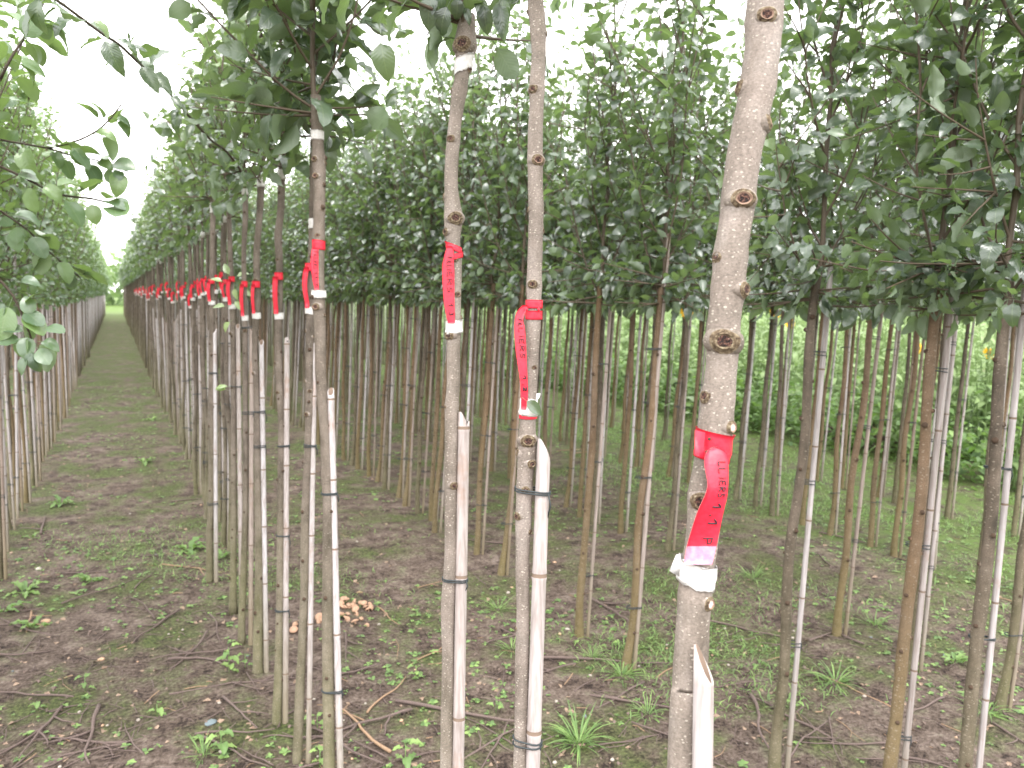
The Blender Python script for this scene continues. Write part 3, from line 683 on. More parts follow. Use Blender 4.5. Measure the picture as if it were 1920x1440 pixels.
GLY = {  # strokes on a unit cell, x right, y up
 'F': [[(0, 0), (.05, 1), (.62, .95)], [(.02, .52), (.5, .55)]], 'I': [[(.25, 0), (.28, .75)], [(.27, .95), (.3, .99)]], 'L': [[(.05, 1), (.02, .08), (.2, 0), (.6, .05)]],
 'E': [[(.6, .98), (.1, .9), (.05, .08), (.62, .02)], [(.07, .5), (.5, .52)]], 'R': [[(.02, 0), (.08, 1), (.55, .92), (.6, .65), (.1, .5), (.62, 0)]],
 'S': [[(.6, .92), (.2, .95), (.12, .6), (.55, .45), (.5, .08), (.05, .03)]], '1': [[(.05, .62), (.42, 1), (.38, 0)]], '.': [[(.2, .02), (.26, .06)]],
 '3': [[(.1, .95), (.55, .9), (.3, .55), (.6, .35), (.45, .02), (.05, .08)]], '2': [[(.08, .85), (.35, 1), (.58, .75), (.1, .04), (.62, .02)]], 'P': [[(.1, 0), (.12, 1), (.55, .9), (.6, .6), (.14, .48)]], ' ': []}
def strip_label(parent, org, edges, d, prot, text, name='strip', pinkend=0):
    """edges: rows (y, xl, xr) in photo pixels at the tree's distance; prot(t): how far the strip stands off toward the viewer"""
    E = np.array(edges, float); ts = np.linspace(0, 1, len(E)); tt = np.linspace(0, 1, 26)
    y = np.interp(tt, ts, E[:, 0]); xl = np.interp(tt, ts, E[:, 1]); xr = np.interp(tt, ts, E[:, 2])
    ker = np.array([.25, .5, .25])
    for a in (xl, xr): a[1:-1] = np.convolve(a, ker, 'valid')
    nrm = -unit(Fw * [1, 1, 0]); G = []
    for i, t in enumerate(tt):
        rowp = []
        for u in np.linspace(0, 1, 6):
            dd = d - prot(t, u); rowp.append(at_depth(xl[i] + (xr[i] - xl[i]) * u, y[i], dd) - org)
        G.append(rowp)
    G = np.array(G); V, Fs, mi = slab(G, .0005, nrm); mb = MB()
    nr = 25 * 5
    if pinkend:
        cnt = 0
        for i in range(25):
            for j in range(5):
                if i >= 25 - pinkend: mi[cnt] = mi[cnt + 1] = 2
                cnt += 2
    mb.add(V, Fs, mi); so = ob(name, mb.mesh(name, ['red', 'rededge', 'pink']), parent)
    if text:
        lb = MB(); Ltot = np.sum(np.linalg.norm(np.diff(G[:, 3], axis=0), axis=1))
        def S(t, u):
            t = min(max(t, 0), 1) * 25; u = min(max(u, 0), 1) * 5; i = min(int(t), 24); j = min(int(u), 4); a, b = t - i, u - j
            return (G[i, j] * (1 - a) * (1 - b) + G[i + 1, j] * a * (1 - b) + G[i, j + 1] * (1 - a) * b + G[i + 1, j + 1] * a * b) + nrm * .0011
        for word, u0, cell_, tac, hgt, th_ in text:
            cw = cell_ / Ltot
            for ch in word:
                for st in GLY[ch]:
                    # letter up = across to the right, letter right = down the strip
                    pts = [S(u0 + x * cw, tac + (yy - .5) * hgt) for x, yy in st]; sm = []
                    for a, b in zip(pts[:-1], pts[1:]): sm += [a, a + (b - a) * .33, a + (b - a) * .67]
                    sm.append(pts[-1]); lb.tube(sm, th_ if ch != '.' else th_ * 1.4, 5)
                u0 += cw * (.85 if ch not in '.I' else .55)
        ob('lettering', lb.mesh('lettering', ['ink']), so)
    return so

trees = [hero_tree(i, h) for i, h in enumerate(HERO)]
def Z(px, py, d): return at_depth(px, py, d)[2]
# --- tag on the nearest trunk
def zs(i, ylist, x): return [Z(x, y, HERO[i]['d']) for y in ylist]
TG = 'red tags on the tagged row'
root, trunk, P, _o = trees[0]; org = np.array([*P[len(P) // 2][:2], Z(1330, 935, .746)])
t1 = empty('plant_tag', org, 'large red tag reading 1.1 P, curled on the nearest trunk', 'tag', TG)
d = .746
fl = np.array([at_depth(1303, 806, d - .016), at_depth(1322, 811, d - .020), at_depth(1318, 858, d - .020), at_depth(1302, 853, d - .016)]) - org
sleeve(P, Z(1335, 861, d), Z(1335, 808, d), .0012, ['red'], 'band', t1, org, tilt=-.18, flap=(np.concatenate([fl, fl - unit(Fw) * .0006]), [(0, 1, 2, 3), (4, 7, 6, 5), (1, 5, 6, 2), (0, 4, 5, 1)]))
hb = MB()
for (x, y) in ((1330, 823), (1325, 847)):
    c = at_depth(x, y, d - .0205) - org; hb.tube([c, c - unit(Fw * [1, 1, 0]) * .0006], .0016, 12)
ob('punched_hole', hb.mesh('punched_hole', ['nub']), t1)
kb = MB(); pp = at_depth(1352, 836, d - .012) - org; knot_into(kb, pp, unit(-Fw + Rt * .3), .0042, 5, 'dark', .6); ob('knot', kb.mesh('knot', ['bark_smooth', 'knot', 'knot', 'red']), t1)
E1 = [(838,1338,1344),(845,1325,1360),(860,1320,1365),(877,1321,1366),(897,1326,1366),(915,1327,1365),(930,1321,1364),(945,1314,1360),(965,1305,1355),(985,1299,1351),(1010,1291,1346),(1035,1285,1341),(1058,1282,1335)]
strip_label(t1, org, E1, d, lambda t, u: .0205 + .013 * sin(pi * min(1, t * 1.15)) ** 1.2 * (1 - .25 * u) + .004 * (u - .5) * cos(t * 6), [('LLIERS', .19, .0082, .72, .30, .00055), ('1.1', .57, .0105, .68, .34, .00085), ('P', .82, .0085, .64, .34, .00062)], pinkend=3)
flp = np.array([at_depth(1276, 1038, d - .012), at_depth(1268, 1040, d - .022), at_depth(1255, 1070, d - .026), at_depth(1274, 1082, d - .014)]) - org
sleeve(P, Z(1304, 1094, d), Z(1304, 1052, d), .0022, ['tape'], 'tape', t1, org, tilt=-.25, rough_=.0006, seed=3, flap=(np.concatenate([flp, flp - unit(Fw) * .0005]), [(0, 1, 2, 3), (4, 7, 6, 5), (0, 4, 5, 1), (1, 5, 6, 2), (2, 6, 7, 3)]))
# --- tag on the middle trunk
root, trunk, P, _o = trees[1]; d = 1.08; org = np.array([*P[len(P) // 2][:2], Z(1000, 660, d)])
t2 = empty('plant_tag', org, 'red tag reading 1.2 hanging off the left side of the middle trunk', 'tag', TG)
sleeve(P, Z(1000, 599, d), Z(1000, 582, d), .0012, ['red'], 'band', t2, org); sleeve(P, Z(1000, 578, d), Z(1000, 562, d), .0012, ['red'], 'band', t2, org)
for xx in (988, 1010):
    q = MB(); a = at_depth(xx, 577, d - .0135) - org; b = at_depth(xx, 583, d - .0135) - org; q.tube([a, b], .0016, 6); ob('strap_bridge', q.mesh('strap_bridge', ['red']), t2)
E2 = [(572,980,988),(582,970,988),(592,966,982),(602,965,980),(612,964,984),(635,965,986),(660,967,987),(685,971,988),(710,975,989),(730,976,990),(750,977,990),(768,977,986)]
strip_label(t2, org, E2, d, lambda t, u: .012 + .010 * sin(pi * t) - .006 * u * (1 - t), [('FILLIERS', .24, .0088, .62, .42, .00062), ('1.2', .70, .0100, .6, .45, .00085)])
sleeve(P, Z(992, 778, d), Z(992, 746, d), .0018, ['tape'], 'tape', t2, org, rough_=.0004, tilt=-.1)
sleeve(P, Z(990, 784, d), Z(990, 776, d), .0010, ['red'], 'strip_end', t2, org)
q = MB(); a = [at_depth(x, y, d - .014) - org for x, y in ((1004, 762), (1006, 738), (1013, 737), (1012, 744), (1008, 750))]; q.add(np.array(a + [v + unit(Fw) * .0005 for v in a]), [(0, 1, 2, 3, 4), (9, 8, 7, 6, 5), (1, 6, 7, 2), (0, 5, 6, 1)]); ob('tape_end', q.mesh('tape_end', ['tape']), t2)
# leaf caught on it
lf = ob('caught_leaf', LM['leaf'][1], None); q = np.eye(4); B = bases(np.array([unit(Rt * .55 - Up * .15 + [0, 0, -.3])]), np.array([unit(-Fw + Up * .3)]))[0]; q[:3, :3] = B * .033; q[:3, 3] = at_depth(979, 745, d - .022); lf.matrix_world = Matrix(q.tolist())
tag(lf, 'single green leaf resting on the white tape of the middle trunk', 'leaf')
# --- tag on the trunk with torn graft tape
root, trunk, P, _o = trees[2]; d = 1.34; org = np.array([*P[len(P) // 2][:2], Z(850, 540, d)])
t3 = empty('plant_tag', org, 'red tag reading 1.3 over white tape, left of the middle trunk', 'tag', TG)
sleeve(P, Z(852, 488, d), Z(852, 477, d), .0012, ['red'], 'band', t3, org, tilt=.35); sleeve(P, Z(852, 470, d), Z(852, 458, d), .0014, ['red'], 'band', t3, org, tilt=-.35)
E3 = [(462,838,848),(475,834,852),(484,832,851),(495,829,851),(508,829,852),(537,830,852),(566,832,852),(583,835,853),(598,838,853),(606,840,853)]
strip_label(t3, org, E3, d, lambda t, u: .017 + .006 * sin(pi * t) * (1 - u), [('FILLIERS', .20, .0090, .62, .42, .00065), ('1.3', .68, .0105, .62, .42, .00085)])
sleeve(P, Z(851, 625, d), Z(851, 601, d), .0024, ['tape'], 'tape', t3, org, tilt=.1, rough_=.0005)
gt = sleeve(P, Z(868, 136, d), Z(868, 108, d), .0016, ['tape'], 'graft_tape', trunk, _o, tilt=.35, rough_=.0009, seed=8)
# --- tag on the trunk under the left crown
root, trunk, P, _o = trees[3]; d = 2.2; org = np.array([*P[len(P) // 2][:2], Z(597, 500, d)])
t4 = empty('plant_tag', org, 'red tag on the grey trunk below the big leafy crown, lettered FILLIERS', 'tag', TG)
sleeve(P, Z(598, 468, d), Z(598, 450, d), .0015, ['red'], 'band', t4, org, tilt=-.1)
strip_label(t4, org, [(465,585,597),(480,583,597),(495,582,597),(510,584,597),(525,586,597),(543,590,598)], d, lambda t, u: .020 + .01 * sin(pi * t) * (1 - u), [('FILLIERS', .08, .0086, .62, .5, .0008), ('1.1', .60, .0090, .62, .5, .001), ('P', .88, .008, .6, .45, .0008)])
sleeve(P, Z(599, 559, d), Z(599, 544, d), .0025, ['tape'], 'tape', t4, org, rough_=.0005)
sleeve(P, Z(596, 263, d), Z(596, 246, d), .0015, ['tape'], 'graft_tape', trunk, _o, rough_=.0008)

# --- simple tags: band, strip and tape built at a trunk
def simple_tag(c, r, ztape, zband, label, seed, group=TG, lean=0.0):
    rs = np.random.default_rng(seed); org = np.array([c[0], c[1], ztape]); e = empty('plant_tag', org, label, 'tag', group)
    Pp = np.array([[c[0] + (z - ztape) * lean, c[1], z, r] for z in np.linspace(ztape - .1, zband + .1, 12)])
    sleeve(Pp, zband - .012, zband + .014, .0015, ['red'], 'band', e, org, sides=10)
    nrm = -unit(Fw * [1, 1, 0]); off = rs.uniform(-.008, .0); wv = rs.uniform(.7, 1.0); G = []
    for t in np.linspace(0, 1, 8):
        z = zband - (zband - ztape - .008) * t; x0 = off * sin(pi * min(1, t * 1.2)) - .003; G.append([np.array([c[0], c[1], z]) - org + R0 * (x0 + u * .020 * wv * (1 - .2 * t)) + nrm * (r + .004 + .005 * sin(pi * t)) + [0, 0, rs.uniform(-.001, .001)] for u in (-.65, 0, .35)])
    V, Fs, mi = slab(np.array(G), .0006, nrm); mb = MB(); mb.add(V, Fs, mi); ob('strip', mb.mesh('strip', ['red', 'rededge']), e)
    sleeve(Pp, ztape - .012, ztape + .012, .003, ['tape'], 'tape', e, org, sides=10, rough_=.0008, seed=seed)
info = [(5, 518, 592, 'red tag seen edge-on beside a knobbly trunk, second left of the lettered grey trunk'), (6, 534, 592, 'broad red tag in the middle of three close together'), (7, 534, 597, 'narrow red tag left of the broad one, lowest tape of its neighbours'), (8, 525, 576, 'red tag behind a sprig of bright green leaves'), (9, 530, 570, 'wide red tag just left of the bright green sprig'), (4, 548, 580, 'narrow red tag half hidden behind the lettered grey trunk')]
for i, yb, yt, lb in info:
    root, trunk, P, _o = trees[i]; d = HERO[i]['d']; zt = Z(500, yt, d); zb = Z(500, yb, d) if i != 4 else Z(500, 500, d); j = int(np.argmin(np.abs(P[:, 2] - zt)))
    simple_tag(P[j][:3], P[j][3], zt, zb, lb, 50 + i)
    if HERO[i]['tr'][0][1] > 300:
        yy = HERO[i]['tr'][0][1]; sleeve(P, Z(500, yy + 26, d), Z(500, yy + 8, d), .002, ['tape'], 'graft_tape', trunk, _o, sides=12, rough_=.001)

# crowns of the traced trees
for i, (root, trunk, P, org) in enumerate(trees):
    big = {0: .09, 1: .09, 2: .085, 3: .115, 4: .10}.get(i, .085)
    z0 = P[-1][2] - .06
    LV, WD = crown(300 + i, z0, (3.1 if i < 5 else 2.8) + .1 * (i % 3), .34 if i != 3 else .48, big, nbr=15 if i == 3 else 10, gap=.028, axis=P[-1][:2], tone=.32 if i == 3 else .2 if i < 5 else .3, lens=(.4, .75), lowdens=1.0 if i == 3 else .6, el0=20 if i == 3 else 44)
    if i < 2:   # nothing of these crowns may hang below the graft right in front of the viewer
        keep = [k for k in range(len(LV.p)) if LV.p[k][2] > 2.06]
        for a in ('p', 'd', 'n', 's', 't'): setattr(LV, a, [getattr(LV, a)[k] for k in keep])
    if i == 2:
        for (x, y, dx, dy, sz, tn) in ((845, 8, -.5, -1, .055, .2), (905, 5, .1, -1, .05, .1), (935, 0, .12, -1, .062, .3), (945, -12, -.1, -1, .065, .4), (830, -5, -.8, -.7, .05, .2), (868, 15, .3, -.7, .03, .1), (815, -15, -.3, -1, .06, .3), (890, -10, .4, -1, .05, .12), (860, -6, -.1, -1, .04, .15)):
            LV.add(at_depth(x, y - 8, 1.3), unit(Rt * dx + Up * dy), unit(-Fw + Up * .4 + rng.normal(0, .25, 3)), sz, tn)
    if i == 8:
        for (x, y, dx, dy, tn) in ((415, 530, -1, .3, .95), (425, 520, -.5, 1, .9), (440, 522, .8, .6, .95), (446, 540, 1, -.5, .9), (420, 575, -1, .1, .95), (428, 600, -.6, -.5, .95), (438, 535, .3, -1, .8), (425, 725, -1, 0, 1), (421, 733, -1, .5, 1), (437, 560, .7, -.8, .85)):
            LV.add(at_depth(x + 8 * (dx < 0), y, 3.56), unit(Rt * dx + Up * dy - Fw * .2), unit(-Fw + Up * .8 + rng.normal(0, .2, 3)), .062, tn)
    if i == 7:   # the long shoot that reaches over the path toward the viewer
        pts = [at_depth(*q) for q in ((455, 325, 3.25), (425, 285, 3.1), (395, 262, 2.9), (352, 215, 2.65), (300, 155, 2.4), (262, 120, 2.2), (225, 85, 2.0), (190, 62, 1.85), (120, 10, 1.6), (60, -30, 1.45))]
        C = smooth_path([(*q, .004) for q in pts], .03); WD.tube(C[:, :3], np.linspace(.0055, .003, len(C)), 6)
        rs = np.random.default_rng(4)
        for k in range(6, len(C) - 1):
            for q in range(2 if k % 3 else 3):
                dd = unit(C[k + 1][:3] - C[k][:3]); ph = k * 2.4 + q * 2.1 + rs.uniform(-.4, .4); sd_ = unit(np.cross(dd, [cos(ph), sin(ph), .4])); t = k / len(C)
                if rs.uniform() < .62: continue
                sd_ = unit(np.cross(dd, rs.normal(0, 1, 3)))
                LV.add(C[k][:3], unit(sd_ + dd * .4 - np.array([0, 0, rs.uniform(-.3, 1.0)])), unit(np.array([0, 0, .8]) - Fw * .6 + rs.normal(0, .4, 3)), .080 * rs.uniform(.6, 1.1), .2 + .7 * rs.uniform() * t)
    finish_crown(root, LV, WD, org, 'leaf', T_MASS, 300 if i in (3, 4, 5, 6, 7) else 150)

# ------------------------------------------------------------------ generic trees in the rows
def generic_trunk(seed, h, r, pale):
    rs = np.random.default_rng(seed); k = 22; z = np.linspace(-.03, h, k); ph = rs.uniform(0, 6, 4)
    x = .006 * np.sin(z * 3.1 + ph[0]) + .004 * np.sin(z * 8 + ph[1]); y = .006 * np.sin(z * 2.7 + ph[2]) + .004 * np.sin(z * 9 + ph[3])
    bend = np.where(z < .25, ((.25 - np.maximum(z, 0)) / .25) ** 2 * .022 * rs.uniform(-1, 1), 0); x = x - x[0] + bend - bend[0]; y = y - y[0]
    P = np.stack([x, y, z], 1); R = np.linspace(r * 1.15, r * .8, k); R[0] *= 1.35; R[1] *= 1.12
    mb = MB(); C = smooth_path(np.column_stack([P, R]), .035); mb.tube(C[:, :3], C[:, 3], 8, 0, wob=wobble(seed, .06), cap=False)
    q = rs.uniform(.1, .2); a = 0
    while q < h - .05:
        j = int(np.argmin(np.abs(C[:, 2] - q))); a += rs.uniform(1.6, 3.2); nr = np.array([cos(a), sin(a), .35]); s_ = r * rs.uniform(.34, .6)
        c = C[j][:3] + unit(nr) * C[j][3] * .9
        mb.tube([c - unit(nr) * s_, c + unit(nr) * s_ * .5, c + unit(nr) * s_ * 1.0], [s_ * 1.1, s_ * .95, s_ * .55], 6, [0, 1, 1])
        q += rs.uniform(.045, .13)
    return mb.mesh('trunk', ['bark_mid' if pale else 'bark', 'nub']), C
def make_variant(seed, kind):
    if kind == 'row0': h, r, z1, ls, mn, tp = 1.98, .0125, 2.75, .08, 'leaf', T_MASS
    elif kind == 'left': h, r, z1, ls, mn, tp = 1.50, .0125, 3.05, .06, 'leaf_round', T_MROUND
    else: h, r, z1, ls, mn, tp = 1.60, .0152, 3.2, .074, 'leaf', T_MASS
    tm, C = generic_trunk(seed, h, r, kind == 'row0')
    LV, WD = crown(seed * 7 + 1, h - .08, z1 + .25 * ((seed * 37 % 10) / 10), .44 if kind == 'mass' else .32 if kind == 'row0' else .46, ls, nbr=13 if kind == 'mass' else 13 if kind == 'left' else 8, gap=.028 if kind == 'mass' else .027, axis=C[-1][:2], tone=.03 if kind == 'mass' else .15, lens=(.4, .95), lowdens=2.3 if kind == 'mass' else .8 if kind == 'left' else .5, spread=1.5, el0=38 if kind == 'mass' else 42 if kind == 'row0' else 22)  # low base tone of mass crowns: shade under them painted into the leaves
    arrs = LV.arrays()
    return dict(trunk=tm, branches=WD.mesh('branches', ['twigbark']), foliage=leaves_mesh('foliage', arrs, tp, [mn]), arrs=arrs, mn=mn, tp=tp, C=C)
VAR = {'row0': [make_variant(11 + k, 'row0') for k in range(4)], 'left': [make_variant(31 + k, 'left') for k in range(5)], 'mass': [make_variant(51 + k, 'mass') for k in range(9)]}
OFF = R0 * .036 - unit(Fw * [1, 1, 0]) * .002
def make_stake_variant(seed, h, short):
    mb = MB(); r = random.Random(seed).uniform(.0074, .0096); make_cane(mb, OFF + [0, 0, -.02], OFF * 1.1 + [0, 0, h], r, seed, 8, slope=2.4, phase=seed)
    tl = []; rs = random.Random(seed + 5); z = rs.uniform(.25, .5)
    while z < h - .12: tb = MB(); tl.append(tb); make_tie(tb, (0, 0, z), .0150, OFF + [0, 0, z], r, seed, .0016, tail=rs.random() < .6); z += rs.uniform(.4, .55)
    return mb.mesh('cane', ['cane', 'node']), [t_.mesh('tie', ['tie']) for t_ in tl]
STK = {True: [make_stake_variant(70 + k, 1.15 + .07 * k, True) for k in range(5)], False: [make_stake_variant(80 + k, 1.62 + .05 * k, False) for k in range(5)]}

spots = []   # (row, s, lean x, lean y)
rs = np.random.default_rng(99)
known = {1: [on_row(1884, 600, 1.85)[1], on_row(1734, 600, 1.85)[1], on_row(1507, 600, 1.85)[1], on_ground(1185, 1240)[1], on_ground(1090, 1180)[1], on_ground(945, 1072)[1]],
         2: [on_ground(1905, 1318)[1], on_ground(1740, 1243)[1], on_ground(1595, 1180)[1], on_ground(1390, 1055)[1]]}
start = {-3: 9, -2: 7, -1: 1.3, 0: None, 1: None, 2: None, 3: 1.2, 4: 1.6}
seen0 = max(depth_of(np.array([*P[0][:2], 1.5])) for _, _, P, _ in trees)
s0 = max(P[0][1] for _, _, P, _ in trees)
for r_, X in XROW.items():
    if r_ in known:
        ks = known[r_]; 
        for s_ in ks: spots.append((r_, s_, X)); 
        for g in (1, 2): spots.append((r_, min(ks) - SP * g, X))
        s = max(ks) + SP
    elif r_ == 0: s = s0 + .30
    else: s = start[r_]
    while s < 60:
        if not (rs.uniform() < .05 and r_ > 0) : spots.append((r_, s + rs.normal(0, .035), X + rs.normal(0, .02)))
        s += DENSE if s < 45 else DENSE * 2
# in frame and how large
cand = []
for (r_, s, X) in spots:
    px, py, d = project((X, s, 1.5))
    if d < .5: continue
    m = 420 / d * 1.3
    if -m * 1.2 < px < 1920 + m: cand.append((d, r_, s, X, px))
    elif r_ == 1 and px < 2500: cand.append((d, r_, s, X, px))
cand.sort()
NIND = 288
ind, rest_ = cand[:NIND], cand[NIND:]
ORD = ['first', 'second', 'third', 'fourth', 'fifth', 'sixth', 'seventh', 'eighth', 'ninth', 'tenth', 'eleventh', 'twelfth', 'thirteenth', 'fourteenth', 'fifteenth', 'sixteenth', 'seventeenth', 'eighteenth', 'nineteenth', 'twentieth']
RN = {1: 'first untagged row', 2: 'second untagged row', 3: 'third untagged row', 4: 'last untagged row', -1: 'row left of the path', -2: 'second row left of the path', -3: 'third row left of the path', 0: 'tagged row'}
counts = {}
ntag = 0
for k, (d, r_, s, X, px) in enumerate(ind):
    kind = 'row0' if r_ == 0 else 'left' if r_ < 0 else 'mass'
    hsh = random.Random(k * 13 + 5); vs = VAR[kind]; v = vs[hsh.randrange(len(vs))]
    z = gz(X, s); inframe = -5 < px < 1925
    c = counts.get(r_, 0)
    if inframe: counts[r_] = c + 1
    word = None
    if inframe and c < (20 if r_ in (1, -1, 0) else 14 if r_ == 2 else 9 if r_ > 0 else 0): word = ORD[c]
    if r_ == 0:
        lab = f'{word} bare-stemmed trunk beyond the traced group, far along the tagged row' if False else None
        lab = f'tagged trunk farther down the tagged row, {word} beyond the bright green sprig and its neighbour' if word else 'thin trunk far down the tagged row where the tags merge'
        sl = f'bamboo stake down the tagged row, {word} past the bluish white stake' if word else 'thin bamboo stake far down the tagged row'
    elif r_ > 0:
        end = 'right edge'
        lab = f'slim brown tree trunk, {word} from the {end} in the {RN[r_]}' if word else (f'slender leafy nursery tree farther back in the {RN[r_]}' if inframe else f'leafy nursery tree whose crown enters at the edge, {RN[r_]}')
        sl = f'tall pale bamboo stake, {word} from the {end} in the {RN[r_]}' if word else (f'tall thin bamboo stake farther back in the {RN[r_]}' if inframe else f'tall bamboo stake beyond the frame edge, {RN[r_]}')
    else:
        lab = f'thin tree trunk, {word} from the left edge in the {RN[r_]}' if word else (f'slender round-leaved tree farther along the {RN[r_]}' if inframe else f'round-leaved tree whose shoots enter at the left edge, {RN[r_]}')
        sl = f'pale bamboo stake, {word} from the left edge in the {RN[r_]}' if word else (f'thin bamboo stake farther along the {RN[r_]}' if inframe else f'bamboo stake beyond the left edge, {RN[r_]}')
    e = empty('nursery_tree', (X, s, z), lab, 'tree', {0: 'tagged grafted trees in the row beside the path'}.get(r_, 'trees in the ' + RN[r_]))
    lean = (radians(hsh.gauss(-.4, .7)), radians(hsh.gauss(2.3 if r_ > 0 else .3, .7)), 0)
    e.rotation_euler = lean
    sc_ = hsh.uniform(.93, 1.08); tr_ = ob('trunk', v['trunk'], e); 
    if r_ == 1 and k < 30: tr_.scale = (1.05, 1.05, 1)
    rz = hsh.uniform(0, 6.28)
    # rotate the crown about the trunk top
    ax = v['C'][-1]; Rz = np.array([[cos(rz), -sin(rz), 0], [sin(rz), cos(rz), 0], [0, 0, 1]]); piv = np.array([ax[0], ax[1], 0]); o3 = piv - Rz @ piv
    b = ob('branches', v['branches'], e, tuple(o3)); b.rotation_euler = (0, 0, rz)
    near = (r_ in (1, 2, -1, 0) and d < 3.9 and len([1 for q in ind[:k] if q[1] in (1, 2, -1, 0)]) < 34)
    if near:
        a = v['arrs']; Lm = Matrix.Translation((X, s, z)) @ Matrix.Rotation(0, 4, 'Z'); E3_ = np.array((Matrix.Rotation(lean[1], 3, 'Y') @ Matrix.Rotation(lean[0], 3, 'X')))
        pl = a[0] @ Rz.T + o3; dl = a[1] @ Rz.T; nl_ = a[2] @ Rz.T; wp = pl @ E3_.T + np.array([X, s, z])
        idx = largest_visible([wp, None, None, a[3], None], 220, 24)
        leaf_objects([pl, dl, nl_, a[3], a[4]], idx, e, v['mn'], np.zeros(3))
        rest = np.setdiff1d(np.arange(len(pl)), idx)
        f = ob('foliage', leaves_mesh('foliage', [pl, dl, nl_, a[3], a[4]], {'leaf': T_HERO, 'leaf_round': T_ROUND}[v['mn']] if d < 3 else v['tp'], [v['mn']], rest), e); f['kind'] = 'stuff'
    else:
        f = ob('foliage', v['foliage'], e, tuple(o3)); f.rotation_euler = (0, 0, rz); f['kind'] = 'stuff'
    # stake
    cane, tie = STK[r_ == 0][hsh.randrange(5)]
    se = empty('bamboo_stake', (X, s, z), sl, 'stake', 'short bamboo stakes in the tagged row' if r_ == 0 else 'bamboo stakes in the ' + RN[r_]); se.rotation_euler = (lean[0] * .9, lean[1] * 1.0 + hsh.uniform(-.004, .006), 0)
    ob('cane', cane, se)
    if d < 8:
        for t_ in tie: ob('tie', t_, se)
    if r_ == 0:
        zt = {0: 1.475, 1: 1.52, 2: 1.54}.get(ntag, hsh.uniform(1.38, 1.53)); tl = f'small distant red tag, {ORD[ntag]} past the one by the green sprig' if ntag < 16 else 'tiny red tag far down the row where the tags crowd together'
        j = int(np.argmin(np.abs(v['C'][:, 2] - zt))); q = np.array([X, s, 0]) + np.array([v['C'][j][0] + sin(lean[1]) * zt, v['C'][j][1] - sin(lean[0]) * zt, 0])
        simple_tag(q, v['C'][j][3] * 1.1, zt, zt + .095, tl, 400 + k)
        ntag += 1
        gtp = MB(); gtp.tube([(v['C'][-1][0], v['C'][-1][1], 1.9), (v['C'][-1][0], v['C'][-1][1], 1.95)], .014, 10); ob('graft_tape', gtp.mesh('graft_tape', ['tape']), e)

# far trees joined
def far_mass():
    rs = np.random.default_rng(5); tb = MB(); sb = MB(); LVl = {'leaf': [], 'leaf_round': []}; redm = MB()
    for (d, r_, s, X, px) in rest_:
        kind = 'row0' if r_ == 0 else 'left' if r_ < 0 else 'mass'; v = VAR[kind][rs.integers(len(VAR[kind]))]; h = v['C'][-1][2]; lx = .02 * h
        tb.tube([(X, s, -.02), (X + lx * .5, s, h * .5), (X + lx, s, h + .5)], [.015, .012, .006], 5, 0, cap=False)
        o = R0 * .03; sb.tube([(X + o[0], s + o[1], -.02), (X + lx + o[0], s + o[1], min(h, 1.35) + .05 if r_ == 0 else h + .1)], .0078, 5, 0, cap=True)
        p_, d_, n_, s_, t_ = v['arrs']; m = min(len(p_), 330 if d < 25 else 200); ix = rs.choice(len(p_), m, replace=False); k = 1.45 if d < 25 else 1.8
        a = rs.uniform(0, 6.28); Rz = np.array([[cos(a), -sin(a), 0], [sin(a), cos(a), 0], [0, 0, 1]])
        LVl[v['mn']].append([p_[ix] @ Rz.T + [X + lx, s, 0], d_[ix] @ Rz.T, n_[ix] @ Rz.T, s_[ix] * k, t_[ix]])
        if r_ == 0 and s < 26:
            z = rs.uniform(1.40, 1.54); c = np.array([X + .03, s, z]) - unit(Fw * [1, 1, 0]) * .018
            redm.tube([c, c + [0, 0, .1]], .009, 4, 0); redm.tube([c - [0, 0, .012], c + [0, 0, .012]], .018, 6, 1)
    tag(ob('far_tree_trunks', tb.mesh('far_trunks', ['bark'])), 'distant tree trunks of all rows merging toward the vanishing point', 'trunks', kind='stuff')
    tag(ob('far_bamboo_stakes', sb.mesh('far_stakes', ['cane'])), 'distant bamboo stakes of all rows merging into a fence-like screen', 'stakes', kind='stuff')
    if redm.V: tag(ob('far_red_tags', redm.mesh('far_tags', ['red', 'tape'])), 'distant row of tiny red tags with white tape', 'tags', kind='stuff')
    for mn, lst in LVl.items():
        if lst:
            A = [np.concatenate([q[i] for q in lst]) for i in range(5)]
            tag(ob('far_foliage', leaves_mesh('far_foliage', A, T_LOW, [mn])), 'distant leafy crowns merging along the rows' if mn == 'leaf' else 'distant round-leaved crowns left of the path', 'foliage', kind='stuff')
far_mass()
# left row: named shoots that hang into the picture at the left edge
def left_shoot(specs, label_loc, leafs, seed, dens=.55):
    LV = Leaves(); WD = MB(); rs = np.random.default_rng(seed)
    for pts, r0 in specs:
        C = smooth_path([(*at_depth(*q), 0) for q in pts], .025); WD.tube(C[:, :3], np.linspace(r0, r0 * .65, len(C)), 6)
        for k in range(1, len(C) - 1):
            if rs.uniform() > dens and k < len(C) - 3: continue
            dd = unit(C[k + 1][:3] - C[k][:3]); ph = k * 2.4 + rs.uniform(-.4, .4); sd_ = unit(np.cross(dd, [cos(ph), sin(ph), .4])); t = k / len(C)
            LV.add(C[k][:3], unit(sd_ * .9 + dd * .6 - np.array([0, 0, rs.uniform(.0, .9)])), unit(np.array([0, 0, 1.0]) - Fw * .4 + rs.normal(0, .4, 3)), leafs * rs.uniform(.6, 1.1), .25 + .7 * rs.uniform())
    # trunk of this tree, left of the frame
    return LV, WD
bx, bs = -.64, 1.55
org = np.array([bx, bs, 0.0])
root = empty('nursery_tree', org, 'tree beyond the left edge whose long leafy shoots hang into the photo', 'tree', 'trees in the ' + RN[-1])
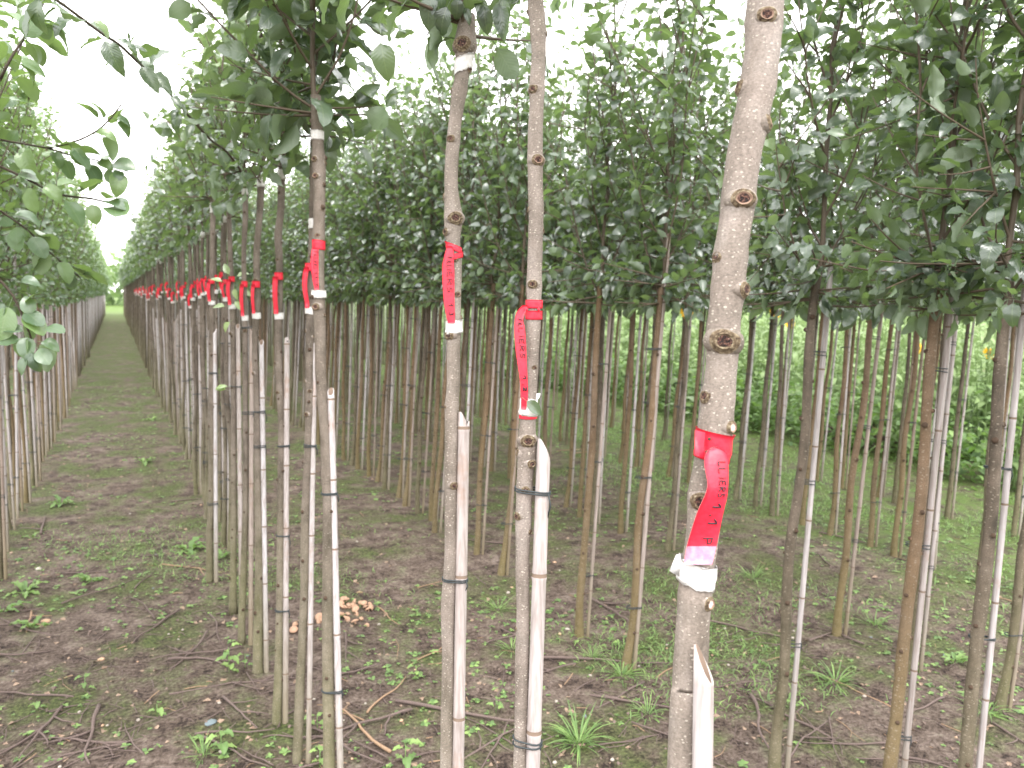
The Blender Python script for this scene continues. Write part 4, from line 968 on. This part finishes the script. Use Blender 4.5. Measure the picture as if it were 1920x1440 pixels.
tmm, Cc = generic_trunk(777, 1.5, .013, False); ob('trunk', tmm, root)
cz = np.array([bx + Cc[-1][0], bs + Cc[-1][1], 1.5])
shoots = [([(0, 262, 2.1), (45, 270, 2.1), (90, 278, 2.1), (135, 292, 2.15), (180, 300, 2.2), (240, 322, 2.2)], .003), ([(0, 312, 1.9), (50, 335, 1.9), (110, 365, 1.95), (170, 372, 2.0), (232, 388, 2.0)], .0035),
          ([(90, 278, 2.1), (150, 262, 2.1), (195, 235, 2.15), (228, 195, 2.2)], .003), ([(0, 150, 1.6), (20, 110, 1.6), (45, 70, 1.65), (80, 10, 1.7), (90, -20, 1.7)], .003),
          ([(-10, 515, 1.7), (25, 555, 1.7), (45, 600, 1.7), (60, 640, 1.72), (62, 672, 1.72)], .003), ([(0, 395, 2.2), (50, 430, 2.2), (90, 470, 2.3), (150, 520, 2.4)], .003), ([(-10, 205, 1.8), (50, 60, 1.9), (60, 20, 1.9)], .002)]
LV, WD = left_shoot(shoots + shoots, '', .074, 21, .62)
for (x, y, dx, dy, tn) in ((62, 600, -.2, 1, .3), (50, 640, -1, .1, .35), (60, 650, .1, -1, .2), (70, 640, 1, -.1, .35), (66, 645, .6, -.7, .3), (55, 625, -.9, .3, .25), (78, 610, 1, -.2, .3), (40, 575, .7, .6, .4), (30, 530, 1, .2, .2), (15, 560, -.5, -1, .15), (62, 655, .25, -1, .15), (58, 660, -.4, -.8, .2)):
    LV.add(at_depth(x, y, 1.7), unit(Rt * dx + Up * dy - Fw * .25), unit(-Fw + Up * 1.1 + rng.normal(0, .2, 3)), .045, tn)
for q in shoots[:2] + shoots[3:7]:   # wood joining each shoot to the trunk
    a = at_depth(*q[0][0]); m_ = (a + cz) / 2 + [0, 0, -.05]; C = smooth_path([(*cz, 0), (*m_, 0), (*a, 0)], .05); WD.tube(C[:, :3], q[1], 6)
L2, W2 = crown(888, 1.45, 3.2, .42, .055, nbr=16, gap=.024, axis=cz[:2], tone=.2)
for a in ('p', 'd', 'n', 's', 't'): getattr(LV, a).extend(getattr(L2, a))
WD.V += W2.V; off_ = WD.n; WD.F += [tuple(i + off_ for i in f) for f in W2.F]; WD.Mi += W2.Mi; WD.T += W2.T; WD.UV += W2.UV; WD.n += W2.n
finish_crown(root, LV, WD, org, 'leaf_round', T_MROUND, 300)

# ------------------------------------------------------------------ crop field, verge and sunflowers on the right
def crop_field():
    rs = np.random.default_rng(17); LV = Leaves(); WD = MB()
    n_ = 0
    for k in range(2600):
        u = rs.uniform() ** 1.6; X = 7.3 + u * 7 + rs.normal(0, .30) + .25 * sin(k); s = rs.uniform(-1, 52) if k % 3 else rs.uniform(0, 18)
        px, py, d = project((X, s, 1.0))
        if d < 1 or px < 180 or px > 2150: continue
        n_ += 1; h = rs.uniform(1.05, 1.62) * (.75 if X < 7.4 else 1); lx, ly = rs.normal(0, .06, 2)
        pts = np.array([(X, s, -.02), (X + lx, s + ly, h * .6), (X + lx * 2, s + ly * 2, h)]); WD.tube(pts, [.009, .007, .003], 4, 0, cap=False, tone=.6)
        kk = 22 if d < 15 else 12; big = 1.0 if d < 15 else 1.6
        for q in range(kk):
            t = .08 + .92 * q / kk; a = q * 2.4 + rs.uniform(0, .8); sd_ = np.array([cos(a), sin(a), rs.uniform(-.2, .9)]); p = pts[0] + (pts[2] - pts[0]) * t
            LV.add(p, unit(sd_), unit(np.array([0, 0, 1]) + rs.normal(0, .3, 3)), rs.uniform(.13, .26) * big * (1.15 - .5 * t), .25 + .55 * t * rs.uniform(.5, 1.1))
    tag(ob('crop_field', leaves_mesh('crop_field', LV.arrays(), [leaf_template(W=.42, nseg=3, halfcols=1, fold=.2, curl=.9, petiole=0), leaf_template(W=.22, nseg=4, halfcols=1, fold=.2, curl=1.3, petiole=0)], ['crop'])), 'dense bright green crop and tall weeds behind the nursery trees', 'crop', kind='stuff')
    tag(ob('crop_stems', WD.mesh('crop_stems', ['crop'])), 'upright stems of the green crop behind the trees', 'stems', kind='stuff')
crop_field()
def weed_bank():
    """low broad-leaved weeds along the front of the crop"""
    rs = np.random.default_rng(23); LV = Leaves()
    for k in range(650):
        X = 6.55 + abs(rs.normal(0, .55)); s = rs.uniform(0, 22); h = rs.uniform(.25, .85)
        px, py, d = project((X, s, .3))
        if d < 1 or px < 300 or px > 2050: continue
        for q in range(26):
            a = rs.uniform(0, 6.28); p = np.array([X + rs.normal(0, .12), s + rs.normal(0, .12), h * rs.uniform(.02, 1)])
            LV.add(p, unit([cos(a), sin(a), rs.uniform(-.5, .6)]), unit(np.array([0, 0, 1]) + rs.normal(0, .4, 3)), rs.uniform(.05, .11), rs.uniform(.05, .7))
    tag(ob('weed_bank', leaves_mesh('weed_bank', LV.arrays(), T_LOW + T_MASS[:1], ['weed'])), 'low leafy weeds along the edge of the crop', 'weeds', kind='stuff')
weed_bank()
def sunflower_proto(seed):
    hd = MB(); rs = np.random.default_rng(seed)
    for lay, np_ in ((0, 15), (1, 12)):
        for q in range(np_):
            a = q / np_ * 2 * pi + lay * .2; c, s_ = cos(a), sin(a); w_ = .019; r0, r1, rm = .035, .095 - lay * .012, .065
            V = [(c * r0, s_ * r0, .004 * lay), (c * rm - s_ * w_, s_ * rm + c * w_, .012 + .004 * lay), (c * r1, s_ * r1, .004), (c * rm + s_ * w_, s_ * rm - c * w_, .012 + .004 * lay)]
            hd.add(V, [(0, 1, 2, 3)], 0)
    ds = MB(); ds.tube([(0, 0, -.012), (0, 0, .0), (0, 0, .012), (0, 0, .018)], [.03, .042, .036, .012], 14)
    st = MB(); st.tube([(0, 0, -.02), (.01, 0, .7), (0, .0, 1.40), (0, -.02, 1.46)], [.012, .010, .008, .007], 7, tone=.5)
    LV = Leaves()
    for q in range(11):
        a = q * 2.4; LV.add(np.array([.01, 0, .3 + q * .1]), unit([cos(a), sin(a), .2]), np.array([0, 0, 1.0]), .20 - .008 * q, .4)
    return hd.mesh('flower_head', ['petal'], False), ds.mesh('disc', ['disc']), st.mesh('stem', ['crop']), leaves_mesh('leaves', LV.arrays(), [leaf_template(W=.7, nseg=5, fold=.1, curl=.8, petiole=.3)], ['crop'])
SF = sunflower_proto(1)
for k, (x, y, d, lb) in enumerate([(1285, 585, 8.2, 'large yellow sunflower just left of the thickest trunk'), (1452, 582, 9.0, 'yellow flower right of the thickest trunk, above the crop'), (1635, 580, 8.4, 'bright yellow flower among the thin trunks at right'), (1692, 583, 9.5, 'pale yellow flower between two stakes at right'), (1808, 580, 9.0, 'yellow flower at the crop top near the right edge'), (1852, 662, 8.0, 'low yellow flower half way up the crop, near right edge'), (1718, 652, 8.6, 'low yellow flower beside a bamboo stake'), (939, 570, 11.5, 'small yellow flower seen left of the middle trunk'), (1094, 577, 10.0, 'small yellow flower right of the middle trunk'), (885, 568, 13.0, 'tiny yellow flower just right of the trunk tagged 1.3'), (1478, 606, 9.5, 'faint yellow flower low in the crop, right of the thickest trunk')]):
    p = at_depth(x, y, d); e = empty('sunflower', (p[0], p[1], 0), lb, 'flower', 'sunflowers in the crop'); s_ = p[2] / 1.46
    st = ob('stem', SF[2], e); st.scale = (1, 1, s_); lv = ob('leaves', SF[3], e); lv.scale = (1, 1, s_); lv['kind'] = 'stuff'
    rot = Vector((-Fw[0] - .3 * (k % 3 - 1), -Fw[1], .35)).to_track_quat('Z', 'Y').to_euler(); m_ = 1.0 if k in (0, 1, 2) else .75
    h_ = ob('flower_head', SF[0], e, (0, -.02, p[2])); h_.rotation_euler = rot; h_.scale = (m_,) * 3; ob('disc', SF[1], h_)
# brush pile with a pale board
pile = on_ground(1640, 832); e = empty('brush_pile', (pile[0], pile[1], 0), 'dark heap of cut brushwood with a pale plank at the crop edge', 'brush pile')
rs = np.random.default_rng(3); mb = MB()
for k in range(90):
    a = rs.uniform(0, pi); ln = rs.uniform(.15, .5); z = abs(rs.normal(0, .07)) + .01; c = np.array([rs.normal(0, .25), rs.normal(0, .25), z]) ; dv = np.array([cos(a), sin(a), rs.uniform(-.15, .25)]) * ln / 2
    lo = c - dv; hi = c + dv; lo[2] = max(lo[2], .0); hi[2] = max(hi[2], 0); mb.tube([lo, c + rs.normal(0, .02, 3), hi], rs.uniform(.006, .02), 5)
o = ob('brushwood', mb.mesh('brushwood', ['deadtwig']), e); o['kind'] = 'stuff'
a = at_depth(1636, 803, depth_of(pile)) ; b = at_depth(1680, 822, depth_of(pile) - .1); mb = MB(); mb.tube([a - [*pile[:2], 0], b - [*pile[:2], 0]], .02, 4); ob('plank', mb.mesh('plank', ['strawtwig'], False), e)

# ------------------------------------------------------------------ small things on the soil
def rosette(x, y, n_, size, seed, label, cat, group, kind='dandelion', tone=.5):
    g = on_ground(x, y); rs = np.random.default_rng(seed); e = empty({'dandelion': 'weed_plant', 'grass': 'grass_tuft', 'sprig': 'seedling'}[kind], (g[0], g[1], gz(g[0], g[1])), label, cat, group)
    if kind == 'grass':
        LV = Leaves()
        for q in range(n_):
            a = rs.uniform(0, 6.28); el = rs.uniform(.15, 1.35); r_ = rs.uniform(0, .03); LV.add(np.array([cos(a) * r_, sin(a) * r_, -.004]), unit([cos(a) * cos(el), sin(a) * cos(el), sin(el)]), unit([-cos(a) * sin(el), -sin(a) * sin(el), cos(el) + .01]), size * rs.uniform(.5, 1.2), tone + rs.uniform(-.2, .35))
        o = ob('blades', leaves_mesh('blades', LV.arrays(), [leaf_template(W=.045, nseg=5, halfcols=1, fold=.3, curl=1.0, petiole=0), leaf_template(W=.04, nseg=5, halfcols=1, fold=.3, curl=.5, petiole=0)], ['weed']), e); o['kind'] = 'stuff'; return
    for q in range(n_):
        a = q * 2.4 + rs.uniform(-.3, .3); el = rs.uniform(.15, 1.0) if kind == 'dandelion' else rs.uniform(-.1, .6); p = np.array([cos(a), sin(a), 0]) * .006 + [0, 0, .002 if kind == 'dandelion' else .01 + .012 * q]
        LV = Leaves(); LV.add(p, unit([cos(a) * cos(el), sin(a) * cos(el), sin(el)]), unit([-cos(a) * sin(el), -sin(a) * sin(el), cos(el)]), size * rs.uniform(.6, 1.1), tone + rs.uniform(-.15, .3))
        ob('leaf', leaves_mesh('leaf', LV.arrays(), [leaf_template(W=.30 if kind == 'dandelion' else .6, nseg=7, fold=.25, curl=.8, wave=1.5, petiole=.12)], ['weed']), e)
    if kind == 'sprig': mb = MB(); mb.tube([(0, 0, -.005), (0, 0, .012 * n_)], .0015, 5, tone=.6); ob('stem', mb.mesh('stem', ['weed']), e)
WG, GG, SG = 'broad-leaved weeds on the path', 'grass tufts on the soil', 'small seedlings on the soil'
for k, (x, y, n_, s_, lb) in enumerate([(170, 1080, 10, .105, 'light green rosette weed in the middle of the path, tallest leaf to the right'), (62, 1165, 8, .11, 'rosette weed with one long upright leaf near the left edge'), (45, 1100, 7, .11, 'jagged green weed at the left edge above the rosette with long leaf'), (115, 940, 8, .12, 'upright pale weed farther along the path beside the left row'), (60, 1005, 4, .07, 'small single-leaved weed between the two left edge weeds and the row'), (352, 1030, 9, .12, 'broad weed on the path against the left-most near trunks'), (415, 1045, 7, .10, 'dark green weed tucked between the close tagged trunks'), (5, 1140, 6, .10, 'bright two-leaved weed cut by the left edge'), (1790, 1240, 7, .10, 'leafy weed at the foot of a right-hand stake'), (1425, 1300 - 60, 5, .05, 'little weed right of the thickest trunk'), (285, 790, 7, .12, 'weed clump at the foot of the tagged row, far up the path'), (270, 870, 7, .11, 'pale weed in the middle of the path, far from the camera')]):
    rosette(x, y, n_, s_, 600 + k, lb, 'weed', WG)
for k, (x, y, n_, s_, lb) in enumerate([(1567, 1275, 75, .12, 'bright grass tuft alone on bare soil at lower right'), (1085, 1385, 110, .13, 'largest grass tuft, between middle and thickest trunks'), (1165, 1255, 55, .12, 'grass tuft at the foot of a double trunk behind the middle trunk'), (1412, 1085, 60, .11, 'grass tuft right of the white tape of the thickest trunk'), (935, 1135, 45, .11, 'thin grass tuft behind the gap between the two middle trunks'), (960, 1210, 40, .10, 'sparse grass tuft touching the middle trunk'), (1640, 1170, 50, .11, 'soft grass tuft right of a leaning stake'), (380, 1420, 60, .08, 'grass tuft at the bottom edge, left of the tagged trunks'), (1850, 1340, 50, .10, 'grass tuft near the lower right corner'), (1215, 1330, 45, .09, 'grass tuft just left of the thickest trunk foot'), (1110, 1220, 40, .09, 'small grass tuft with a broken straw')]):
    rosette(x, y, n_, s_, 700 + k, lb, 'grass tuft', GG, 'grass')
for k, (x, y, n_, s_, lb) in enumerate([(430, 1265, 9, .05, 'trailing pale seedling on the path near the tagged trunks'), (895 - 600, 1345, 4, .04, 'small seedling on bare soil near the bottom left'), (70, 1330, 3, .04, 'tiny pale seedling at lower left'), (415, 1415, 6, .055, 'fresh light green seedling at the bottom edge'), (760 - 640 + 640, 1430, 6, .05, 'seedling at the bottom edge left of the 1.3 trunk'), (595, 1375, 5, .045, 'pale seedling between two near trunks'), (780, 1270, 5, .04, 'clover-like seedling left of the trunk tagged 1.3'), (930, 1335, 4, .035, 'seedling on soil between the two middle trunks'), (460, 1330 - 75, 5, .035, 'round-leaved seedling beside a trunk foot'), (1490, 1325, 5, .04, 'seedling right of the nearest stake'), (160, 1295, 5, .035, 'clover-like seedling among twigs at lower left'), (600, 1440, 5, .05, 'yellowish seedling at the bottom, between trunks')]):
    rosette(x, y, n_, s_, 800 + k, lb, 'seedling', SG, 'sprig', tone=.7)

def twig_mesh(seed, ln, r, forks=1):
    rs = np.random.default_rng(seed); mb = MB(); k = 9; p = np.array([-ln / 2, 0, r]); a = 0; pts = [p.copy()]
    for i in range(k):
        a += rs.normal(0, .11); p = p + np.array([cos(a), sin(a), 0]) * ln / k; p[2] = r + abs(rs.normal(0, r * .5)); pts.append(p.copy())
    mb.tube(pts, np.linspace(r, r * .45, k + 1), 6)
    for f in range(forks):
        j = rs.integers(2, k - 2); a2 = rs.choice([-1, 1]) * rs.uniform(.5, 1.0); q = pts[j].copy(); fp = [q.copy()]
        for i in range(4): q = q + np.array([cos(a2), sin(a2), .04]) * ln * .09; a2 += rs.normal(0, .2); fp.append(q.copy())
        mb.tube(fp, np.linspace(r * .7, r * .3, 5), 5)
    return mb
tv = [twig_mesh(900 + k, 1.0, .012 + .006 * (k % 2), k % 3) for k in range(8)]
TW = {m_: [b.mesh('twig', [m_]) for b in tv] for m_ in ('deadtwig', 'strawtwig')}
def put(mesh, name, x, y, ang, s_, label, cat, group, lift=0.0, sz=None):
    g = on_ground(x, y); o = ob(name, mesh, None, (g[0], g[1], gz(g[0], g[1]) + lift)); o.rotation_euler = (0, 0, ang); o.scale = (s_, s_ * (sz or 1), s_ * (sz or 1)); return tag(o, label, cat, group)
put(TW['deadtwig'][1], 'fallen_branch', 875, 1335, -THETA - .22, .55, 'thickest dark dead branch lying behind the two middle trunks', 'branch', None, sz=.8)
put(TW['deadtwig'][2], 'fallen_branch', 450, 1285, -THETA + .35, .5, 'dark branch curving to a trunk foot on the path side', 'branch', None, sz=.7)
put(TW['strawtwig'][2], 'fallen_branch', 380, 1065, -THETA - .3, .55, 'orange-brown stripped branch lying against trunk feet on the path', 'branch', None, sz=.6)
put(TW['strawtwig'][0], 'fallen_branch', 1350, 1410, -THETA + .6, .12, 'short orange root piece at the foot of the thickest trunk', 'branch', None, sz=1.4)
put(TW['deadtwig'][3], 'fallen_branch', 1150, 1222, -THETA + .05, .7, 'long thin grey branch lying across the double trunk foot', 'branch', None, sz=.5)
put(TW['deadtwig'][0], 'fallen_branch', 1400, 1190, -THETA + .3, .30, 'grey branch right of the white tape on the thickest trunk', 'branch', None, sz=.9)
rs = np.random.default_rng(12); nt_ = 0
while nt_ < 190:
    x, y = rs.uniform(-20, 1940), 760 + 690 * rs.uniform() ** .7
    g = on_ground(x, y)
    if g[0] > 4.3 or g[1] > 9: continue
    m_ = 'strawtwig' if rs.uniform() < .10 else 'deadtwig'
    put(TW[m_][rs.integers(8)], 'twig', x, y, rs.uniform(0, 6.28), rs.uniform(.12, .42), 'thin straw-coloured twig lying on the bare soil' if m_ == 'strawtwig' else 'thin dark dead twig lying on the bare soil', 'twig', 'fallen twigs on the soil', sz=rs.uniform(.6, 1.1)); nt_ += 1
def pebble(seed, flat_=.55):
    rs = np.random.default_rng(seed); mb = MB(); V = []
    for i in range(1, 6):
        for j in range(9):
            a, b = pi * i / 6, 2 * pi * j / 9; q = 1 + rs.normal(0, .08); V.append((sin(a) * cos(b) * q, sin(a) * sin(b) * q * .8, cos(a) * flat_ * q))
    V += [(0, 0, flat_), (0, 0, -flat_)]; Fs = [(i * 9 + j, (i + 1) * 9 + j, (i + 1) * 9 + (j + 1) % 9, i * 9 + (j + 1) % 9) for i in range(4) for j in range(9)]
    Fs += [(45, j, (j + 1) % 9) for j in range(9)] + [(46, 36 + (j + 1) % 9, 36 + j) for j in range(9)]; mb.add(V, Fs); return mb
pb = [pebble(k) for k in range(5)]; PB = {m_: [b.mesh('stone', [m_]) for b in pb] for m_ in ('stone', 'stone_warm', 'mushroom', 'bluechip')}
for k, (x, y, s_, m_, lb) in enumerate([(1040, 1050, .013, 'stone_warm', 'orange-white stone on bare soil right of the middle trunk'), (1050, 1178, .012, 'stone_warm', 'orange stone beside a grey one near a double trunk'), (1064, 1168, .014, 'stone', 'grey stone next to the orange one near a double trunk'), (960, 1094, .009, 'stone_warm', 'small peach stone touching the middle trunk'), (953, 1106, .013, 'stone', 'flat grey stone under the small peach stone'), (1107, 1256, .008, 'stone', 'white pebble above the big grass tuft'), (190, 1232, .014, 'stone_warm', 'pale tan stone on the path at lower left'), (395, 1363, .022, 'bluechip', 'smooth blue-grey piece of slate near the bottom left trunks'), (72, 1060, .02, 'stone', 'whitish stone between weeds on the left of the path'), (85, 1152, .022, 'stone_warm', 'tan stone behind the rosette with long leaf'), (1695, 1258, .012, 'bluechip', 'blue-grey pebble right of a leaning stake')]):
    o = put(PB[m_][k % 5], 'stone', x, y, k, s_, lb, 'stone', None, lift=s_ * .1, sz=1.0); o.scale[2] = s_ * (.4 if m_ == 'bluechip' else .8)
nt_ = 0
while nt_ < 90:
    x, y = rs.uniform(0, 1920), 800 + 640 * rs.uniform() ** .7; g = on_ground(x, y)
    if g[0] > 4: continue
    m_ = rs.choice(['stone', 'stone_warm', 'bluechip'], p=[.6, .25, .15]); s_ = rs.uniform(.004, .009)
    put(PB[m_][rs.integers(5)], 'pebble', x, y, rs.uniform(0, 6), s_, {'stone': 'small pale pebble half sunk in the soil', 'stone_warm': 'small reddish pebble half sunk in the soil', 'bluechip': 'small blue-grey chip lying on the soil'}[m_], 'pebble', 'pebbles scattered on the soil', lift=s_ * .2); nt_ += 1
# tan mushrooms in a clump behind the grey trunk
k = 0
g0 = on_ground(665, 1150)
def mushroom_mesh():
    mb = MB(); mb.tube([(0, 0, 0), (0, 0, .5), (0, 0, .6)], [.22, .2, .25], 8); mb.tube([(0, 0, .45), (0, 0, .5), (0, 0, .7), (0, 0, .88), (0, 0, .95)], [.45, .9, .85, .5, .1], 12); return mb.mesh('mushroom', ['mushroom'])
MM = mushroom_mesh()
for (cx_, cy_, n_, sp) in ((662, 1140, 26, 17), (640, 1148, 8, 14), (602, 1160, 9, 8), (560, 1180, 8, 9)):
    for q in range(n_):
        x, y = cx_ + rs.normal(0, sp), cy_ + rs.normal(0, sp * .75); g = on_ground(x, y); s_ = rs.uniform(.014, .024)
        o = ob('mushroom', MM, None, (g[0], g[1], gz(g[0], g[1]) - .003 + rs.uniform(0, .012))); o.rotation_euler = (rs.normal(0, .6), rs.normal(0, .6), rs.uniform(0, 6)); o.scale = (s_, s_ * rs.uniform(.6, 1), s_)
        tag(o, 'small tan mushroom in the clump behind the grey tagged trunk' if n_ == 26 else 'small tan mushroom in the loose patch left of the clump', 'mushroom', 'tan mushrooms on the soil')
# ---- uncountable ground cover
def patch(x, y, k=1.0):
    return np.sin(x * 2.3 * k + 2 * np.sin(y * 1.7 * k)) + np.sin(y * 2.9 * k + 1.5 * np.sin(x * 2.1 * k + 1)) + .6 * np.sin(x * 6.1 * k + y * 5.3 * k)
def cover():
    rs = np.random.default_rng(31); LV = Leaves(); n_ = 0
    while n_ < 7000:
        d = 1.6 + 11 * rs.uniform() ** 1.1; x = rs.uniform(-.75, .75) * d; g = CAM[:2] + unit(Fw[:2]) * d + R0[:2] * x
        if g[0] > 6.6: continue
        thr = .9 if g[1] < 3 and g[0] < 2 else .4
        if patch(g[0], g[1]) < thr + rs.normal(0, .9): continue
        z = gz(g[0], g[1]); s_ = (.006 + .016 * rs.uniform() ** 2.5) * (1 + d * .05); nn = rs.integers(3, 6); a0 = rs.uniform(0, 6)
        for q in range(nn):
            a = a0 + q * 2 * pi / nn; LV.add(np.array([g[0], g[1], z + .004]), unit([cos(a), sin(a), rs.uniform(.1, .6)]), unit([rs.normal(0, .2), rs.normal(0, .2), 1]), s_, rs.uniform(.2, .9))
        n_ += 1
    tag(ob('ground_cover', leaves_mesh('ground_cover', LV.arrays(), [leaf_template(W=.7, nseg=2, halfcols=1, fold=.1, curl=.4, petiole=0, round_=True)], ['weed'])), 'tiny round-leaved weeds and moss sprigs over the soil', 'weeds', kind='stuff')
    LV = Leaves(); n_ = 0
    while n_ < 30000:
        d = 2.6 + 13 * rs.uniform() ** 1.1; x = rs.uniform(-.75, .75) * d; g = CAM[:2] + unit(Fw[:2]) * d + R0[:2] * x
        if g[0] > 6.9: continue
        pch = patch(g[0] + 3, g[1] + 1, .8); k = 1.4 if g[0] < 2.2 else (1.0 if g[0] < 3.9 else -.1)
        if pch < k + rs.normal(0, .45): continue
        a = rs.uniform(0, 6.28); el = rs.uniform(.6, 1.5); z = gz(g[0], g[1])
        LV.add(np.array([g[0], g[1], z - .003]), unit([cos(a) * cos(el), sin(a) * cos(el), sin(el)]), unit([-cos(a) * sin(el), -sin(a) * sin(el), cos(el) + .05]), rs.uniform(.03, .075) * (1.15 if g[0] > 3.6 else .8), rs.uniform(.3, .9)); n_ += 1
    tag(ob('grass', leaves_mesh('grass', LV.arrays(), [leaf_template(W=.09, nseg=2, halfcols=1, fold=.2, curl=.9, petiole=0)], ['weed'])), 'short fresh grass growing in patches between the rows and on the verge', 'grass', kind='stuff')
    # fine litter: bits of twig and dead leaf
    mb = MB(); n_ = 0; tp = []
    for q in range(5200):
        d = 1.7 + 6.5 * rs.uniform() ** 1.3; x = rs.uniform(-.72, .72) * d; g = CAM[:2] + unit(Fw[:2]) * d + R0[:2] * x
        if g[0] > 5: continue
        a = rs.uniform(0, 6.28); ln = rs.uniform(.015, .085); z = gz(g[0], g[1]) + .002; dv = np.array([cos(a), sin(a), rs.normal(0, .12)]) * ln; b = np.array([*g, z]); mb.tube([b, b + dv * .5 + rs.normal(0, .003, 3), b + dv], rs.uniform(.0008, .0022), 4, int(rs.uniform() < .07), cap=False)
    tag(ob('twig_litter', mb.mesh('twig_litter', ['deadtwig', 'strawtwig'])), 'fine litter of broken twigs and stalks strewn over the soil', 'litter', kind='stuff')
    LV = Leaves()
    for q in range(1500):
        d = 1.7 + 6.5 * rs.uniform() ** 1.3; x = rs.uniform(-.72, .72) * d; g = CAM[:2] + unit(Fw[:2]) * d + R0[:2] * x
        if g[0] > 5: continue
        a = rs.uniform(0, 6.28); LV.add(np.array([*g, gz(g[0], g[1]) + .003]), unit([cos(a), sin(a), rs.uniform(-.1, .3)]), unit([rs.normal(0, .3), rs.normal(0, .3), 1]), rs.uniform(.012, .04), rs.uniform())
    tag(ob('leaf_litter', leaves_mesh('leaf_litter', LV.arrays(), T_LOW, ['litter'])), 'small dry curled leaf pieces lying on the soil', 'litter', kind='stuff')
    mb = MB()
    for q in range(3000):
        d = 1.6 + 7 * rs.uniform() ** 1.3; x = rs.uniform(-.72, .72) * d; g = CAM[:2] + unit(Fw[:2]) * d + R0[:2] * x; r_ = abs(rs.normal(0, .004)) + .0025; z = gz(g[0], g[1])
        V = [(r_ * cos(a) * rs.uniform(.7, 1.2), r_ * sin(a) * rs.uniform(.7, 1.2), zz * r_) for zz, a in [(-.3, 0), (-.3, 2.1), (-.3, 4.2)]] + [(rs.normal(0, .2) * r_ + .6 * r_ * cos(a), .6 * r_ * sin(a), r_ * rs.uniform(.4, .8)) for a in (1, 3.1, 5.2)]
        mb.add(np.array(V) + [g[0], g[1], z], [(0, 1, 4, 3), (1, 2, 5, 4), (2, 0, 3, 5), (3, 4, 5)])
    tag(ob('soil_crumbs', mb.mesh('soil_crumbs', ['clod'], False)), 'loose crumbs of brown soil on the ground', 'soil', kind='stuff')
cover()
# distant wood closing the horizon
def far_wood():
    rs = np.random.default_rng(77); LV = Leaves()
    for q in range(9000):
        a = rs.uniform(-.35, 1.35); R_ = rs.uniform(95, 110); h = 5.5 + 1.6 * sin(a * 23) + 1.2 * sin(a * 57); z = h * rs.uniform() ** .8
        LV.add(np.array([sin(a) * R_, cos(a) * R_, z]), unit(rs.normal(0, 1, 3)), unit(rs.normal(0, 1, 3)), rs.uniform(.8, 1.8), rs.uniform(0, .6))
    tag(ob('distant_wood', leaves_mesh('distant_wood', LV.arrays(), T_LOW, ['crop'])), 'far-off line of trees beyond the end of the path', 'wood', kind='stuff')
far_wood()
print('TOTAL objects', len(bpy.data.objects), 'individual trees', len(ind) + len(trees) + 1, 'far', len(rest_), 'tris', sum(len(m.polygons) for m in bpy.data.meshes) * 2)
